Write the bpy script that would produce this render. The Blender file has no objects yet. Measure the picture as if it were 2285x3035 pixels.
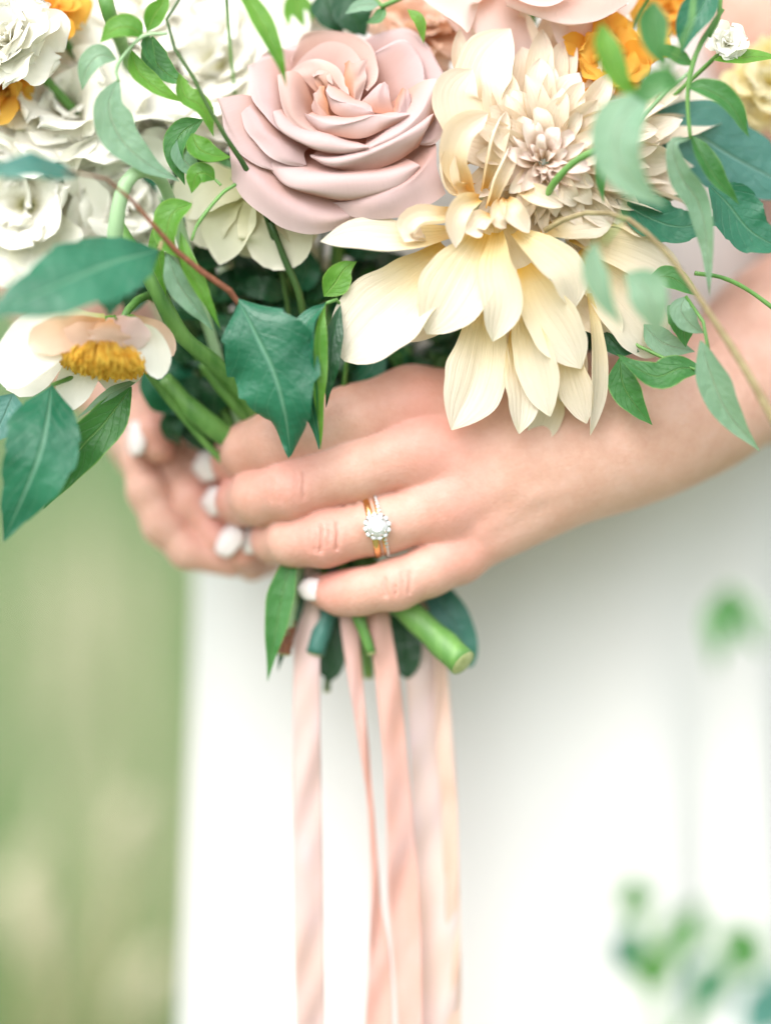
import bpy, math, random
import numpy as np
from mathutils import Vector, Matrix
from mathutils.bvhtree import BVHTree

rnd = random.Random(7)
scene = bpy.context.scene
COL = scene.collection

# ------------------------------------------------------------------ camera, sky, sun, exposure
K = 0.235 / 2285.0          # metres per photograph pixel on the plane of focus
D = 0.75                    # camera to plane of focus
HC = 1.05                   # camera height
cam_d = bpy.data.cameras.new('camera')
cam = bpy.data.objects.new('camera', cam_d)
COL.objects.link(cam)
cam.location = (0, -D, HC)
cam.rotation_euler = (math.radians(90), 0, 0)
cam_d.sensor_fit = 'VERTICAL'
cam_d.lens = 80
cam_d.sensor_height = 80 * (3035 * K) / D
cam_d.clip_start = 0.02
cam_d.clip_end = 3000
cam_d.dof.use_dof = True
cam_d.dof.focus_distance = D + .005
cam_d.dof.aperture_fstop = 1.45
scene.camera = cam

world = bpy.data.worlds.new('World')
scene.world = world
world.use_nodes = True
wn = world.node_tree
wn.nodes.clear()
SUN_EL, SUN_AZ = 50.0, -156.0        # azimuth measured from +Y (away from camera), negative = left
wo = wn.nodes.new('ShaderNodeOutputWorld')
bg = wn.nodes.new('ShaderNodeBackground')
sky = wn.nodes.new('ShaderNodeTexSky')
sky.sky_type = 'NISHITA'
sky.sun_disc = False
sky.sun_elevation = math.radians(SUN_EL)
sky.sun_rotation = math.radians(SUN_AZ)
sky.dust_density = 3.0
hs = wn.nodes.new('ShaderNodeHueSaturation')
hs.inputs['Saturation'].default_value = 0.28
wn.links.new(sky.outputs[0], hs.inputs['Color'])
wn.links.new(hs.outputs[0], bg.inputs[0])
wn.links.new(bg.outputs[0], wo.inputs[0])
bg.inputs[1].default_value = 0.15

sd = bpy.data.lights.new('sun', 'SUN')
sun = bpy.data.objects.new('sun', sd)
COL.objects.link(sun)
sd.energy = 0.7
sd.angle = math.radians(80)
sd.color = (1.0, 0.95, 0.88)
az, el = math.radians(SUN_AZ), math.radians(SUN_EL)
sdir = Vector((math.sin(az) * math.cos(el), math.cos(az) * math.cos(el), math.sin(el)))
sun.rotation_euler = (-sdir).to_track_quat('-Z', 'Y').to_euler()

scene.render.engine = 'CYCLES'
scene.cycles.use_denoising = True
scene.cycles.max_bounces = 10
scene.cycles.transmission_bounces = 8
scene.cycles.transparent_max_bounces = 8
scene.view_settings.view_transform = 'Standard'
scene.view_settings.look = 'None'
scene.view_settings.gamma = 1
scene.view_settings.exposure = 1.42

# ------------------------------------------------------------------ helpers
VS = 2285.0 / 1665.0

def P(x, y, d=0.0):
    """a spot of the place: photograph column and row on the plane of focus, d = depth behind it (same unit)"""
    s = 1 + d * K / D
    return np.array(((x - 1142.5) * K * s, d * K, HC - (y - 1517.5) * K * s))

def PV(x, y, d=0.0):
    return P(x * VS, y * VS, d)

def pts_of(lst, v=True):
    f = PV if v else P
    return np.array([f(*p) for p in lst])

def catmull(p, n):
    p = np.asarray(p, float)
    m = len(p)
    if m == 2:
        t = np.linspace(0, 1, n + 1)[:, None]
        sh = (n + 1,) + (1,) * (p.ndim - 1)
        t = t.reshape(sh)
        return p[0] * (1 - t) + p[1] * t
    q = np.concatenate([[2 * p[0] - p[1]], p, [2 * p[-1] - p[-2]]])
    u = np.linspace(0, m - 1 - 1e-9, n + 1)
    i = np.floor(u).astype(int)
    t = (u - i).reshape((n + 1,) + (1,) * (p.ndim - 1))
    a, b, c, d = q[i], q[i + 1], q[i + 2], q[i + 3]
    return 0.5 * (2 * b + (c - a) * t + (2 * a - 5 * b + 4 * c - d) * t * t + (3 * b - a - 3 * c + d) * t ** 3)

def arc(p, n):
    q = catmull(p, max(40, 3 * n))
    s = np.concatenate([[0], np.cumsum(np.linalg.norm(np.diff(q, axis=0), axis=1))])
    u = np.linspace(0, s[-1], n + 1)
    return np.stack([np.interp(u, s, q[:, k]) for k in range(3)], axis=1)

def make_mesh(name, verts, faces, uvs=None, smooth=True):
    me = bpy.data.meshes.new(name)
    me.from_pydata([tuple(v) for v in verts], [], [tuple(int(i) for i in f) for f in faces])
    if uvs is not None:
        uvl = me.uv_layers.new(name='UVMap')
        idx = np.empty(len(me.loops), int)
        me.loops.foreach_get('vertex_index', idx)
        uvl.data.foreach_set('uv', np.asarray(uvs, np.float32)[idx].ravel())
    if smooth:
        me.polygons.foreach_set('use_smooth', [True] * len(me.polygons))
    me.update()
    return me

def link(name, me, mat=None, parent=None):
    o = bpy.data.objects.new(name, me)
    COL.objects.link(o)
    if mat is not None and not me.materials:
        me.materials.append(mat)
    if parent is not None:
        o.parent = parent
        w = Vector(parent.location)
        if parent.parent is not None:
            w = Vector((0, 0, 0))
        o.matrix_parent_inverse = Matrix.Translation(-w)
    return o

def thing(name, label, cat, loc, group=None):
    o = bpy.data.objects.new(name, None)
    COL.objects.link(o)
    o.empty_display_size = 0.01
    o.location = tuple(loc)
    o['label'] = label
    o['category'] = cat
    if group:
        o['group'] = group
    return o

def tag(o, label, cat, group=None):
    o['label'] = label
    o['category'] = cat
    if group:
        o['group'] = group
    return o

def grid_faces(nu, nv, wrap=False):
    f = []
    for j in range(nv):
        for i in range(nu):
            a = j * (nu + 1) + i
            f.append((a, a + 1, a + nu + 2, a + nu + 1))
    return f

def jitter(G, amp, seed, freq=2.0):
    """low frequency waviness so that no sheet is mathematically perfect"""
    r = np.random.RandomState(seed)
    nv, nu = G.shape[:2]
    u = np.linspace(0, 1, nu)[None, :]
    v = np.linspace(0, 1, nv)[:, None]
    out = np.zeros((nv, nu, 3))
    for _ in range(4):
        f1, f2 = r.uniform(.5, freq, 2) * 2 * np.pi
        ph = r.uniform(0, 6.28)
        dvec = r.normal(size=3)
        out += np.sin(f1 * u + f2 * v + ph)[:, :, None] * dvec * amp * .5
    return G + out

_seed = [0]
def sheet(name, curves, mat, parent, v=False, nu=22, nv=14, amp=0.00035, freq=1.8):
    """a curved surface laid through a list of edge curves, base first"""
    cs = np.array([arc(pts_of(c, v), nu) for c in curves])
    G = catmull(cs, nv)
    _seed[0] += 1
    G = jitter(G, amp, _seed[0], freq)
    uv = np.stack(np.meshgrid(np.linspace(0, 1, nu + 1), np.linspace(0, 1, nv + 1)), -1).reshape(-1, 2)
    me = make_mesh(name, G.reshape(-1, 3), grid_faces(nu, nv), uv)
    return link(name, me, mat, parent)

PROF = {
    'ovate': [(0, .02), (.06, .28), (.2, .78), (.36, 1), (.55, .9), (.75, .56), (.9, .22), (1, 0.01)],
    'lance': [(0, .03), (.1, .42), (.28, .9), (.42, 1), (.65, .72), (.87, .25), (1, 0.01)],
    'petal': [(0, .3), (.2, .62), (.45, .95), (.6, 1), (.75, .87), (.88, .55), (.96, .22), (1, .03)],
    'blunt': [(0, .35), (.25, .72), (.5, 1), (.7, 1), (.85, .8), (.95, .5), (1, .14)],
    'round': [(0, .22), (.3, .68), (.6, 1), (.8, .97), (.93, .7), (1, .25)],
    'quill': [(0, .5), (.3, .8), (.6, 1), (.8, .8), (.93, .4), (1, .03)],
    'strap': [(0, .8), (.5, 1), (1, .8)],
}

def blade_mesh(name, p, w, prof='ovate', N=(0, -1, 0), cup=.18, fold=0., tw=(0, 0), ripple=0., nrip=3.,
               serr=0., nser=7, nl=18, nw=8, roll=0., seed=None, frill=0.):
    M = arc(p, nl)
    T = np.gradient(M, axis=0)
    T /= np.linalg.norm(T, axis=1)[:, None]
    N = np.array(N, float)
    N /= np.linalg.norm(N)
    S = np.cross(T, N[None])
    S /= np.linalg.norm(S, axis=1)[:, None] + 1e-9
    NN = np.cross(S, T)
    t = np.linspace(0, 1, nl + 1)
    ang = np.radians(tw[0] + (tw[1] - tw[0]) * t)[:, None]
    S, NN = S * np.cos(ang) + NN * np.sin(ang), NN * np.cos(ang) - S * np.sin(ang)
    pr = np.array(PROF[prof])
    dense = catmull(pr, 60)
    ww = w * np.clip(np.interp(t, dense[:, 0], dense[:, 1]), 0.004, None)
    vv = np.linspace(-1, 1, nw + 1)
    ph = (rnd if seed is None else random.Random(seed)).uniform(0, 6.28)
    G = np.zeros((nl + 1, nw + 1, 3))
    for j, q in enumerate(vv):
        wv_ = 0.035 * np.sin(9.3 * t + ph * (2 if q > 0 else 3)) + .025 * np.sin(21.7 * t + ph * (5 if q > 0 else 4))
        wm = ww * (1 + wv_ * abs(q)) * (1 + serr * (abs(q) > .99) * (((t * nser) % 1.0) - .5))
        a = abs(q)
        if roll:
            th = roll * a
            off = np.sin(th) / roll * np.sign(q)
            up = (1 - np.cos(th)) / roll
        else:
            off, up = q, 0
        h = cup * a * a + fold * a + up
        rp = ripple * a ** 2 * np.sin(nrip * 6.283 * t + ph + (1.3 if q > 0 else 0))
        if frill:
            rp = rp + frill * t ** 5 * (math.sin(7 * q + ph) + .6 * math.sin(15 * q + 2 * ph))
        G[:, j] = M + S * (wm * off)[:, None] + NN * (ww * h + w * rp)[:, None]
        if frill:
            G[:, j] += T * (w * frill * .9 * t ** 4 * (math.sin(5 * q + 3 * ph) + .7 * math.sin(11 * q + ph)))[:, None]
    uv = np.stack(np.meshgrid(np.linspace(0, 1, nw + 1), t), -1).reshape(-1, 2)
    return make_mesh(name, G.reshape(-1, 3), grid_faces(nw, nl), uv)

def blade(name, pts, w, mat, parent, v=True, **kw):
    p = pts_of(pts, v)
    dm = np.mean([q[2] for q in pts])
    wm = w * K * (VS if v else 1) * (1 + dm * K / D)
    return link(name, blade_mesh(name, p, wm, **kw), mat, parent)

def tube_mesh(name, p, r, nl=16, ns=10, cap=True):
    M = arc(p, nl)
    rr = np.interp(np.linspace(0, 1, nl + 1), np.linspace(0, 1, len(r)), r)
    ph_ = rnd.uniform(0, 6.28)
    tq = np.linspace(0, 1, nl + 1)
    rr = rr * (1 + .05 * np.sin(17 * tq + ph_) + .04 * np.sin(41 * tq + 2 * ph_))
    T = np.gradient(M, axis=0)
    T /= np.linalg.norm(T, axis=1)[:, None]
    up = np.array((0.31, -.9, .23))
    vs, fs, uv = [], [], []
    for i in range(nl + 1):
        a = np.cross(T[i], up); a /= np.linalg.norm(a)
        b = np.cross(T[i], a)
        for j in range(ns):
            th = 2 * math.pi * j / ns
            vs.append(M[i] + rr[i] * (a * math.cos(th) + b * math.sin(th)))
            uv.append((j / ns, i / nl))
    for i in range(nl):
        for j in range(ns):
            k = (j + 1) % ns
            fs.append((i * ns + j, i * ns + k, (i + 1) * ns + k, (i + 1) * ns + j))
    if cap:
        fs.append(tuple(range(ns - 1, -1, -1)))
        fs.append(tuple(nl * ns + j for j in range(ns)))
    return make_mesh(name, vs, fs, uv)

def tube(name, pts, r, mat, parent, v=True, **kw):
    p = pts_of(pts, v)
    dm = np.mean([q[2] for q in pts])
    s = K * (VS if v else 1) * (1 + dm * K / D)
    r = [r, r] if not isinstance(r, (list, tuple)) else r
    return link(name, tube_mesh(name, p, [q * s for q in r], **kw), mat, parent)

# ------------------------------------------------------------------ materials
def nodes_of(name):
    m = bpy.data.materials.new(name)
    m.use_nodes = True
    nt = m.node_tree
    nt.nodes.clear()
    return m, nt

def N_(nt, typ, **kw):
    n = nt.nodes.new(typ)
    for k, v in kw.items():
        if k in n.inputs:
            n.inputs[k].default_value = v
        else:
            setattr(n, k, v)
    return n

def ramp(nt, fac, stops, interp='LINEAR'):
    r = nt.nodes.new('ShaderNodeValToRGB')
    r.color_ramp.interpolation = interp
    e = r.color_ramp.elements
    while len(e) < len(stops):
        e.new(0.5)
    for i, (p, c) in enumerate(stops):
        e[i].position = p
        e[i].color = tuple(c) + (1,)
    nt.links.new(fac, r.inputs[0])
    return r.outputs[0]

def math_(nt, op, a, b=None, c=None):
    n = nt.nodes.new('ShaderNodeMath')
    n.operation = op
    for i, x in enumerate((a, b, c)):
        if x is None:
            continue
        if hasattr(x, 'is_linked') or hasattr(x, 'links'):
            nt.links.new(x, n.inputs[i])
        else:
            n.inputs[i].default_value = x
    return n.outputs[0]

def mix_(nt, fac, a, b, mode='MIX'):
    n = nt.nodes.new('ShaderNodeMix')
    n.data_type = 'RGBA'
    n.clamp_result = False
    n.blend_type = mode
    for sock, x in ((n.inputs[0], fac), (n.inputs[6], a), (n.inputs[7], b)):
        if hasattr(x, 'links'):
            nt.links.new(x, sock)
        elif isinstance(x, (tuple, list)):
            sock.default_value = tuple(x) + (1,) if len(x) == 3 else x
        else:
            sock.default_value = x
    return n.outputs[2]

def noise_(nt, vec, scale, detail=3, rough=.55):
    n = N_(nt, 'ShaderNodeTexNoise', Scale=scale, Detail=detail, Roughness=rough)
    if vec is not None:
        nt.links.new(vec, n.inputs['Vector'])
    return n.outputs['Fac']

def finish_thin(m, nt, col, trans, rough=.55, spec=.3, bump=None, tcol=None, sheen=0.):
    out = N_(nt, 'ShaderNodeOutputMaterial')
    b = N_(nt, 'ShaderNodeBsdfPrincipled')
    b.inputs['Roughness'].default_value = rough
    b.inputs['Specular IOR Level'].default_value = spec
    if sheen:
        b.inputs['Sheen Weight'].default_value = sheen
    nt.links.new(col, b.inputs['Base Color'])
    tr = N_(nt, 'ShaderNodeBsdfTranslucent')
    nt.links.new(tcol if tcol is not None else col, tr.inputs[0])
    mx = N_(nt, 'ShaderNodeMixShader')
    mx.inputs[0].default_value = trans
    nt.links.new(b.outputs[0], mx.inputs[1])
    nt.links.new(tr.outputs[0], mx.inputs[2])
    if bump is not None:
        nt.links.new(bump, b.inputs['Normal'])
        nt.links.new(bump, tr.inputs['Normal'])
    nt.links.new(mx.outputs[0], out.inputs[0])
    return m

def petal_mat(name, stops, trans=.35, streak=.06, blotch=None, rough=.6, bumps=.25, glow=(1, .93, .80), ribs=0.):
    """stops run from the base of the petal (0) to its edge (1)"""
    m, nt = nodes_of(name)
    uv = N_(nt, 'ShaderNodeUVMap').outputs[0]
    sep = N_(nt, 'ShaderNodeSeparateXYZ')
    nt.links.new(uv, sep.inputs[0])
    geo = N_(nt, 'ShaderNodeTexCoord').outputs['Object']
    nz = noise_(nt, geo, 60, 3)
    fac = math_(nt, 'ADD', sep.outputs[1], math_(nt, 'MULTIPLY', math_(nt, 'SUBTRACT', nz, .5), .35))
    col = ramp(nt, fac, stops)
    mp = N_(nt, 'ShaderNodeMapping')
    mp.inputs['Scale'].default_value = (42, 2.2, 1)
    nt.links.new(uv, mp.inputs[0])
    st = noise_(nt, mp.outputs[0], 1.0, 4, .6)
    col = mix_(nt, math_(nt, 'MULTIPLY', st, streak * 2), col, (.55, .42, .28), 'MULTIPLY')
    if blotch:
        bl = noise_(nt, geo, 35, 4)
        bl = ramp(nt, bl, [(.55, (0, 0, 0)), (.78, (1, 1, 1))])
        col = mix_(nt, math_(nt, 'MULTIPLY', bl, .55), col, blotch)
    bp = N_(nt, 'ShaderNodeBump', Strength=bumps, Distance=.0006)
    if ribs:
        st = math_(nt, 'ADD', st, math_(nt, 'MULTIPLY', math_(nt, 'SINE', math_(nt, 'MULTIPLY', sep.outputs[0], 44.0)), ribs))
    nt.links.new(st, bp.inputs['Height'])
    return finish_thin(m, nt, col, trans, rough, .25, bp.outputs[0], tcol=mix_(nt, 1.0, col, glow, 'MULTIPLY'), sheen=.08)

def leaf_mat(name, c1, c2, vein, rough=.38, trans=.2, spec=.45, nvein=8, edge=None):
    m, nt = nodes_of(name)
    uv = N_(nt, 'ShaderNodeUVMap').outputs[0]
    sep = N_(nt, 'ShaderNodeSeparateXYZ')
    nt.links.new(uv, sep.inputs[0])
    geo = N_(nt, 'ShaderNodeTexCoord').outputs['Object']
    nz = noise_(nt, geo, 90, 4)
    nzb = noise_(nt, geo, 48, 3)
    col = ramp(nt, nzb, [(.3, c1), (.7, c2)])
    col = mix_(nt, math_(nt, 'MULTIPLY', nz, .35), col, (.3, .4, .35), 'MULTIPLY')
    a = math_(nt, 'ABSOLUTE', math_(nt, 'SUBTRACT', sep.outputs[0], .5))
    mid = math_(nt, 'SUBTRACT', 1, math_(nt, 'MULTIPLY', a, 26))
    mid = math_(nt, 'MAXIMUM', mid, 0)
    q = math_(nt, 'SUBTRACT', math_(nt, 'MULTIPLY', sep.outputs[1], nvein), math_(nt, 'MULTIPLY', a, nvein * .62))
    q = math_(nt, 'ADD', q, math_(nt, 'MULTIPLY', nzb, 2.2))
    tri = math_(nt, 'ABSOLUTE', math_(nt, 'SUBTRACT', math_(nt, 'FRACT', q), .5))
    lat = math_(nt, 'MAXIMUM', math_(nt, 'SUBTRACT', 1, math_(nt, 'MULTIPLY', tri, 14)), 0)
    vmask = math_(nt, 'MAXIMUM', math_(nt, 'MULTIPLY', mid, .85), math_(nt, 'MULTIPLY', math_(nt, 'MULTIPLY', lat, nz), .26))
    col = mix_(nt, vmask, col, vein)
    if edge:
        eg = math_(nt, 'MAXIMUM', math_(nt, 'SUBTRACT', math_(nt, 'MULTIPLY', a, 24), 11.0), 0)
        col = mix_(nt, math_(nt, 'MULTIPLY', eg, .8), col, edge)
    nq = noise_(nt, geo, 210, 2)
    bp = N_(nt, 'ShaderNodeBump', Strength=.6, Distance=.0022)
    nt.links.new(math_(nt, 'ADD', math_(nt, 'MULTIPLY', vmask, -.7), math_(nt, 'ADD', math_(nt, 'MULTIPLY', nz, .5), math_(nt, 'MULTIPLY', nq, .55))), bp.inputs['Height'])
    return finish_thin(m, nt, col, trans, rough, spec, bp.outputs[0], tcol=mix_(nt, 1.0, col, (1.5, 1.25, .45), 'MULTIPLY'))

def solid_mat(name, c1, c2, scale=60, rough=.5, spec=.4, bump=.2, stretch=None, sss=0., metal=0.):
    m, nt = nodes_of(name)
    geo = N_(nt, 'ShaderNodeTexCoord').outputs['Object']
    if stretch:
        mp = N_(nt, 'ShaderNodeMapping')
        mp.inputs['Scale'].default_value = stretch
        nt.links.new(geo, mp.inputs[0])
        geo = mp.outputs[0]
    nz = noise_(nt, geo, scale, 4)
    col = ramp(nt, nz, [(.3, c1), (.7, c2)])
    out = N_(nt, 'ShaderNodeOutputMaterial')
    b = N_(nt, 'ShaderNodeBsdfPrincipled')
    b.inputs['Roughness'].default_value = rough
    b.inputs['Specular IOR Level'].default_value = spec
    b.inputs['Metallic'].default_value = metal
    if sss:
        b.inputs['Subsurface Weight'].default_value = sss
        b.inputs['Subsurface Radius'].default_value = (.003, .0025, .002)
        b.inputs['Subsurface Scale'].default_value = 1
    nt.links.new(col, b.inputs['Base Color'])
    bp = N_(nt, 'ShaderNodeBump', Strength=bump, Distance=.0008)
    nt.links.new(nz, bp.inputs['Height'])
    nt.links.new(bp.outputs[0], b.inputs['Normal'])
    nt.links.new(b.outputs[0], out.inputs[0])
    return m

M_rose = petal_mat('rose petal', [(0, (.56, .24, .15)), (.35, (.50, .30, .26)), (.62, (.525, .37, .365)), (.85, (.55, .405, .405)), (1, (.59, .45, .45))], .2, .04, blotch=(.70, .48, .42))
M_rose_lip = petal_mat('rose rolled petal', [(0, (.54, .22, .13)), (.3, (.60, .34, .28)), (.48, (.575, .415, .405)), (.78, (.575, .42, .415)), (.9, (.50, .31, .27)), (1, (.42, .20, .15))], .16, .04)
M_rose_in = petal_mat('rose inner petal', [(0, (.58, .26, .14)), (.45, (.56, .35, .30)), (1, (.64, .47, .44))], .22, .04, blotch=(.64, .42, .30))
M_dahl = petal_mat('dahlia petal', [(0, (.86, .55, .09)), (.22, (.88, .73, .42)), (.5, (.86, .77, .60)), (.9, (.87, .81, .70)), (1, (.84, .81, .66))], .30, .09, blotch=(.86, .76, .62), bumps=.7, glow=(1, .96, .87), ribs=.13)
M_dahl_in = petal_mat('dahlia inner petal', [(0, (.86, .54, .16)), (.22, (.88, .72, .44)), (.48, (.89, .77, .60)), (1, (.90, .81, .72))], .30, .06, bumps=.5, glow=(1, .95, .86), ribs=.12)
M_dahl_c = petal_mat('dahlia heart petal', [(0, (.87, .72, .52)), (.5, (.89, .76, .67)), (1, (.88, .73, .70))], .30, .05, bumps=.4, glow=(1, .95, .9))
M_cream = petal_mat('cream petal', [(0, (.66, .66, .26)), (.2, (.82, .80, .56)), (.5, (.87, .855, .77)), (1, (.91, .895, .84))], .25, .03, glow=(1, .99, .93))
M_creamg = petal_mat('greenish cream petal', [(0, (.58, .62, .26)), (.4, (.74, .74, .5)), (1, (.86, .84, .72))], .25, .08)
M_peach = petal_mat('peach petal', [(0, (.78, .42, .18)), (.5, (.82, .58, .42)), (1, (.84, .64, .54))], .4, .05)
M_blush = petal_mat('blush petal', [(0, (.74, .44, .33)), (.5, (.80, .58, .53)), (1, (.84, .70, .68))], .4, .03)
M_orange = petal_mat('orange petal', [(0, (.78, .26, .02)), (.5, (.84, .42, .05)), (1, (.86, .54, .10))], .45, .08)
M_yellow = petal_mat('pale yellow petal', [(0, (.76, .62, .12)), (.5, (.84, .76, .38)), (1, (.86, .82, .62))], .45, .06)
M_stamen = solid_mat('stamen', (.66, .28, .02), (.84, .56, .10), 500, .7, .1)

M_teal = leaf_mat('teal leaf', (.010, .12, .06), (.03, .19, .105), (.16, .36, .24), .34, .18, .5)
M_teal2 = leaf_mat('dusty teal leaf', (.03, .15, .12), (.07, .23, .19), (.18, .34, .29), .45, .15, .5)
M_green = leaf_mat('fresh green leaf', (.07, .24, .02), (.16, .38, .05), (.26, .46, .12), .4, .3, .45, edge=(.3, .5, .1))
M_mid = leaf_mat('mid green leaf', (.03, .16, .03), (.07, .24, .06), (.18, .36, .14), .38, .22, .5, edge=(.25, .42, .12))
M_pale = leaf_mat('pale grey green leaf', (.16, .32, .20), (.26, .42, .30), (.36, .5, .38), .45, .28, .45)
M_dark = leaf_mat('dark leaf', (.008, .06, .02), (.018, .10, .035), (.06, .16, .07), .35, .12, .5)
M_stem = solid_mat('green stem', (.055, .17, .03), (.16, .33, .08), 170, .42, .45, .5, (1, 1, .08))
M_stemp = solid_mat('pale stem', (.26, .42, .22), (.36, .52, .30), 60, .45, .4, .3, (1.6, 1.6, .1))
M_stemd = solid_mat('dark stem', (.03, .08, .02), (.07, .13, .03), 60, .45, .4, .2, (1, 1, .2))
M_twig = solid_mat('brown twig', (.13, .045, .025), (.26, .10, .055), 420, .6, .3, .5)
M_twigp = solid_mat('pale brown twig', (.22, .16, .08), (.36, .30, .16), 200, .6, .3, .3)
M_cut = solid_mat('cut stem end', (.34, .38, .16), (.48, .50, .26), 400, .7, .2, .4)

# skin
M_skin, nt = nodes_of('skin')
geo = N_(nt, 'ShaderNodeTexCoord').outputs['Object']
at = N_(nt, 'ShaderNodeAttribute', attribute_name='flush')
n1 = noise_(nt, geo, 85, 5, .65)
n2 = noise_(nt, geo, 600, 3, .6)
vor = N_(nt, 'ShaderNodeTexVoronoi', Scale=900)
nt.links.new(geo, vor.inputs['Vector'])
col = ramp(nt, n1, [(.28, (.57, .325, .245)), (.5, (.63, .385, .305)), (.72, (.68, .44, .365))])
col = mix_(nt, at.outputs['Fac'], col, (.66, .26, .22))
col = mix_(nt, math_(nt, 'MULTIPLY', n2, .22), col, (.7, .45, .38), 'MULTIPLY')
out = N_(nt, 'ShaderNodeOutputMaterial')
b = N_(nt, 'ShaderNodeBsdfPrincipled')
b.inputs['Roughness'].default_value = .48
b.inputs['Specular IOR Level'].default_value = .38
b.inputs['Subsurface Weight'].default_value = .22
b.inputs['Subsurface Radius'].default_value = (.0036, .0015, .0009)
b.inputs['Subsurface Scale'].default_value = 1
nt.links.new(col, b.inputs['Base Color'])
bp = N_(nt, 'ShaderNodeBump', Strength=.22, Distance=.0005)
nt.links.new(math_(nt, 'ADD', n2, math_(nt, 'MULTIPLY', vor.outputs['Distance'], .7)), bp.inputs['Height'])
nt.links.new(bp.outputs[0], b.inputs['Normal'])
nt.links.new(b.outputs[0], out.inputs[0])

M_nail = solid_mat('nail varnish', (.72, .63, .63), (.76, .68, .68), 50, .14, .6, 0)
M_gold = solid_mat('gold', (.78, .48, .20), (.86, .58, .28), 80, .2, .5, .05, metal=1)
M_silver = solid_mat('white metal', (.8, .78, .74), (.88, .86, .83), 80, .18, .5, .05, metal=1)
M_dia, nt = nodes_of('diamond')
out = N_(nt, 'ShaderNodeOutputMaterial')
g = N_(nt, 'ShaderNodeBsdfGlass', IOR=2.2, Roughness=.0)
g.inputs['Color'].default_value = (.97, .98, 1, 1)
gl = N_(nt, 'ShaderNodeBsdfGlossy', Roughness=.05)
mx = N_(nt, 'ShaderNodeMixShader')
mx.inputs[0].default_value = .45
df = N_(nt, 'ShaderNodeBsdfDiffuse')
df.inputs['Color'].default_value = (.85, .85, .85, 1)  # sparkle of the stones, averaged and put into the colour as diffuse white
mx2 = N_(nt, 'ShaderNodeMixShader')
mx2.inputs[0].default_value = .35
nt.links.new(g.outputs[0], mx.inputs[1]); nt.links.new(gl.outputs[0], mx.inputs[2])
nt.links.new(mx.outputs[0], mx2.inputs[1]); nt.links.new(df.outputs[0], mx2.inputs[2])
nt.links.new(mx2.outputs[0], out.inputs[0])

# cloth
M_dress, nt = nodes_of('dress satin crepe')
geo = N_(nt, 'ShaderNodeTexCoord').outputs['Object']
n1 = noise_(nt, geo, 9, 2)
n2 = noise_(nt, geo, 1800, 2)
col = ramp(nt, n1, [(.3, (.63, .62, .612)), (.7, (.665, .655, .647))])
out = N_(nt, 'ShaderNodeOutputMaterial')
b = N_(nt, 'ShaderNodeBsdfPrincipled')
b.inputs['Roughness'].default_value = .6
b.inputs['Sheen Weight'].default_value = .25
nt.links.new(col, b.inputs['Base Color'])
bp = N_(nt, 'ShaderNodeBump', Strength=.15, Distance=.0003)
nt.links.new(n2, bp.inputs['Height'])
nt.links.new(bp.outputs[0], b.inputs['Normal'])
nt.links.new(b.outputs[0], out.inputs[0])

def ribbon_mat(name, c1, c2):
    m, nt = nodes_of(name)
    geo = N_(nt, 'ShaderNodeTexCoord').outputs['Object']
    mp = N_(nt, 'ShaderNodeMapping')
    mp.inputs['Scale'].default_value = (1.2, 1.2, .6)
    nt.links.new(geo, mp.inputs[0])
    n1 = noise_(nt, mp.outputs[0], 40, 4, .6)
    col = ramp(nt, n1, [(.35, c1), (.5, tuple((a + b_) / 2 for a, b_ in zip(c1, c2))), (.72, c2)])
    wv = noise_(nt, geo, 1500, 2)
    bp = N_(nt, 'ShaderNodeBump', Strength=.15, Distance=.0002)
    nt.links.new(wv, bp.inputs['Height'])
    return finish_thin(m, nt, col, .4, .45, .35, bp.outputs[0], sheen=.2)
M_rib1 = ribbon_mat('pale pink silk', (.77, .60, .60), (.76, .56, .49))
M_rib2 = ribbon_mat('rose silk', (.79, .55, .52), (.78, .46, .37))
M_rib3 = ribbon_mat('blush silk', (.81, .68, .69), (.79, .64, .56))
M_rib4 = ribbon_mat('apricot silk', (.81, .64, .56), (.80, .56, .44))

# ------------------------------------------------------------------ the setting: meadow
def terrain_z(x, y):
    return np.where(y > 9, (y - 9) ** 1.15 * .16, 0) * np.clip((y - 9) / 20, 0, 1) + .03 * np.sin(x * .7) * np.sin(y * .5) * np.clip(y - 1.5, 0, 1)

gx = np.concatenate([np.linspace(-1500, -60, 12), np.linspace(-50, 50, 81), np.linspace(60, 1500, 12)])
gy = np.concatenate([np.linspace(-1500, -20, 10), np.linspace(-12, 40, 70), np.linspace(45, 200, 20), np.linspace(250, 1500, 8)])
XX, YY = np.meshgrid(gx, gy)
ZZ = terrain_z(XX, np.minimum(YY, 300))
me = make_mesh('ground', np.stack([XX, YY, ZZ], -1).reshape(-1, 3), grid_faces(len(gx) - 1, len(gy) - 1))
M_ground, nt = nodes_of('meadow ground')
geo = N_(nt, 'ShaderNodeTexCoord').outputs['Object']
n1 = noise_(nt, geo, .55, 4, .6)
n2 = noise_(nt, geo, 9, 4, .6)
c = ramp(nt, n1, [(.3, (.12, .19, .11)), (.5, (.18, .25, .15)), (.68, (.25, .275, .16))])
c = mix_(nt, math_(nt, 'MULTIPLY', n2, .5), c, (.10, .12, .05))
out = N_(nt, 'ShaderNodeOutputMaterial')
b = N_(nt, 'ShaderNodeBsdfPrincipled', Roughness=.9)
nt.links.new(c, b.inputs['Base Color'])
nt.links.new(b.outputs[0], out.inputs[0])
g_o = link('ground', me, M_ground)
g_o['kind'] = 'structure'

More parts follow.
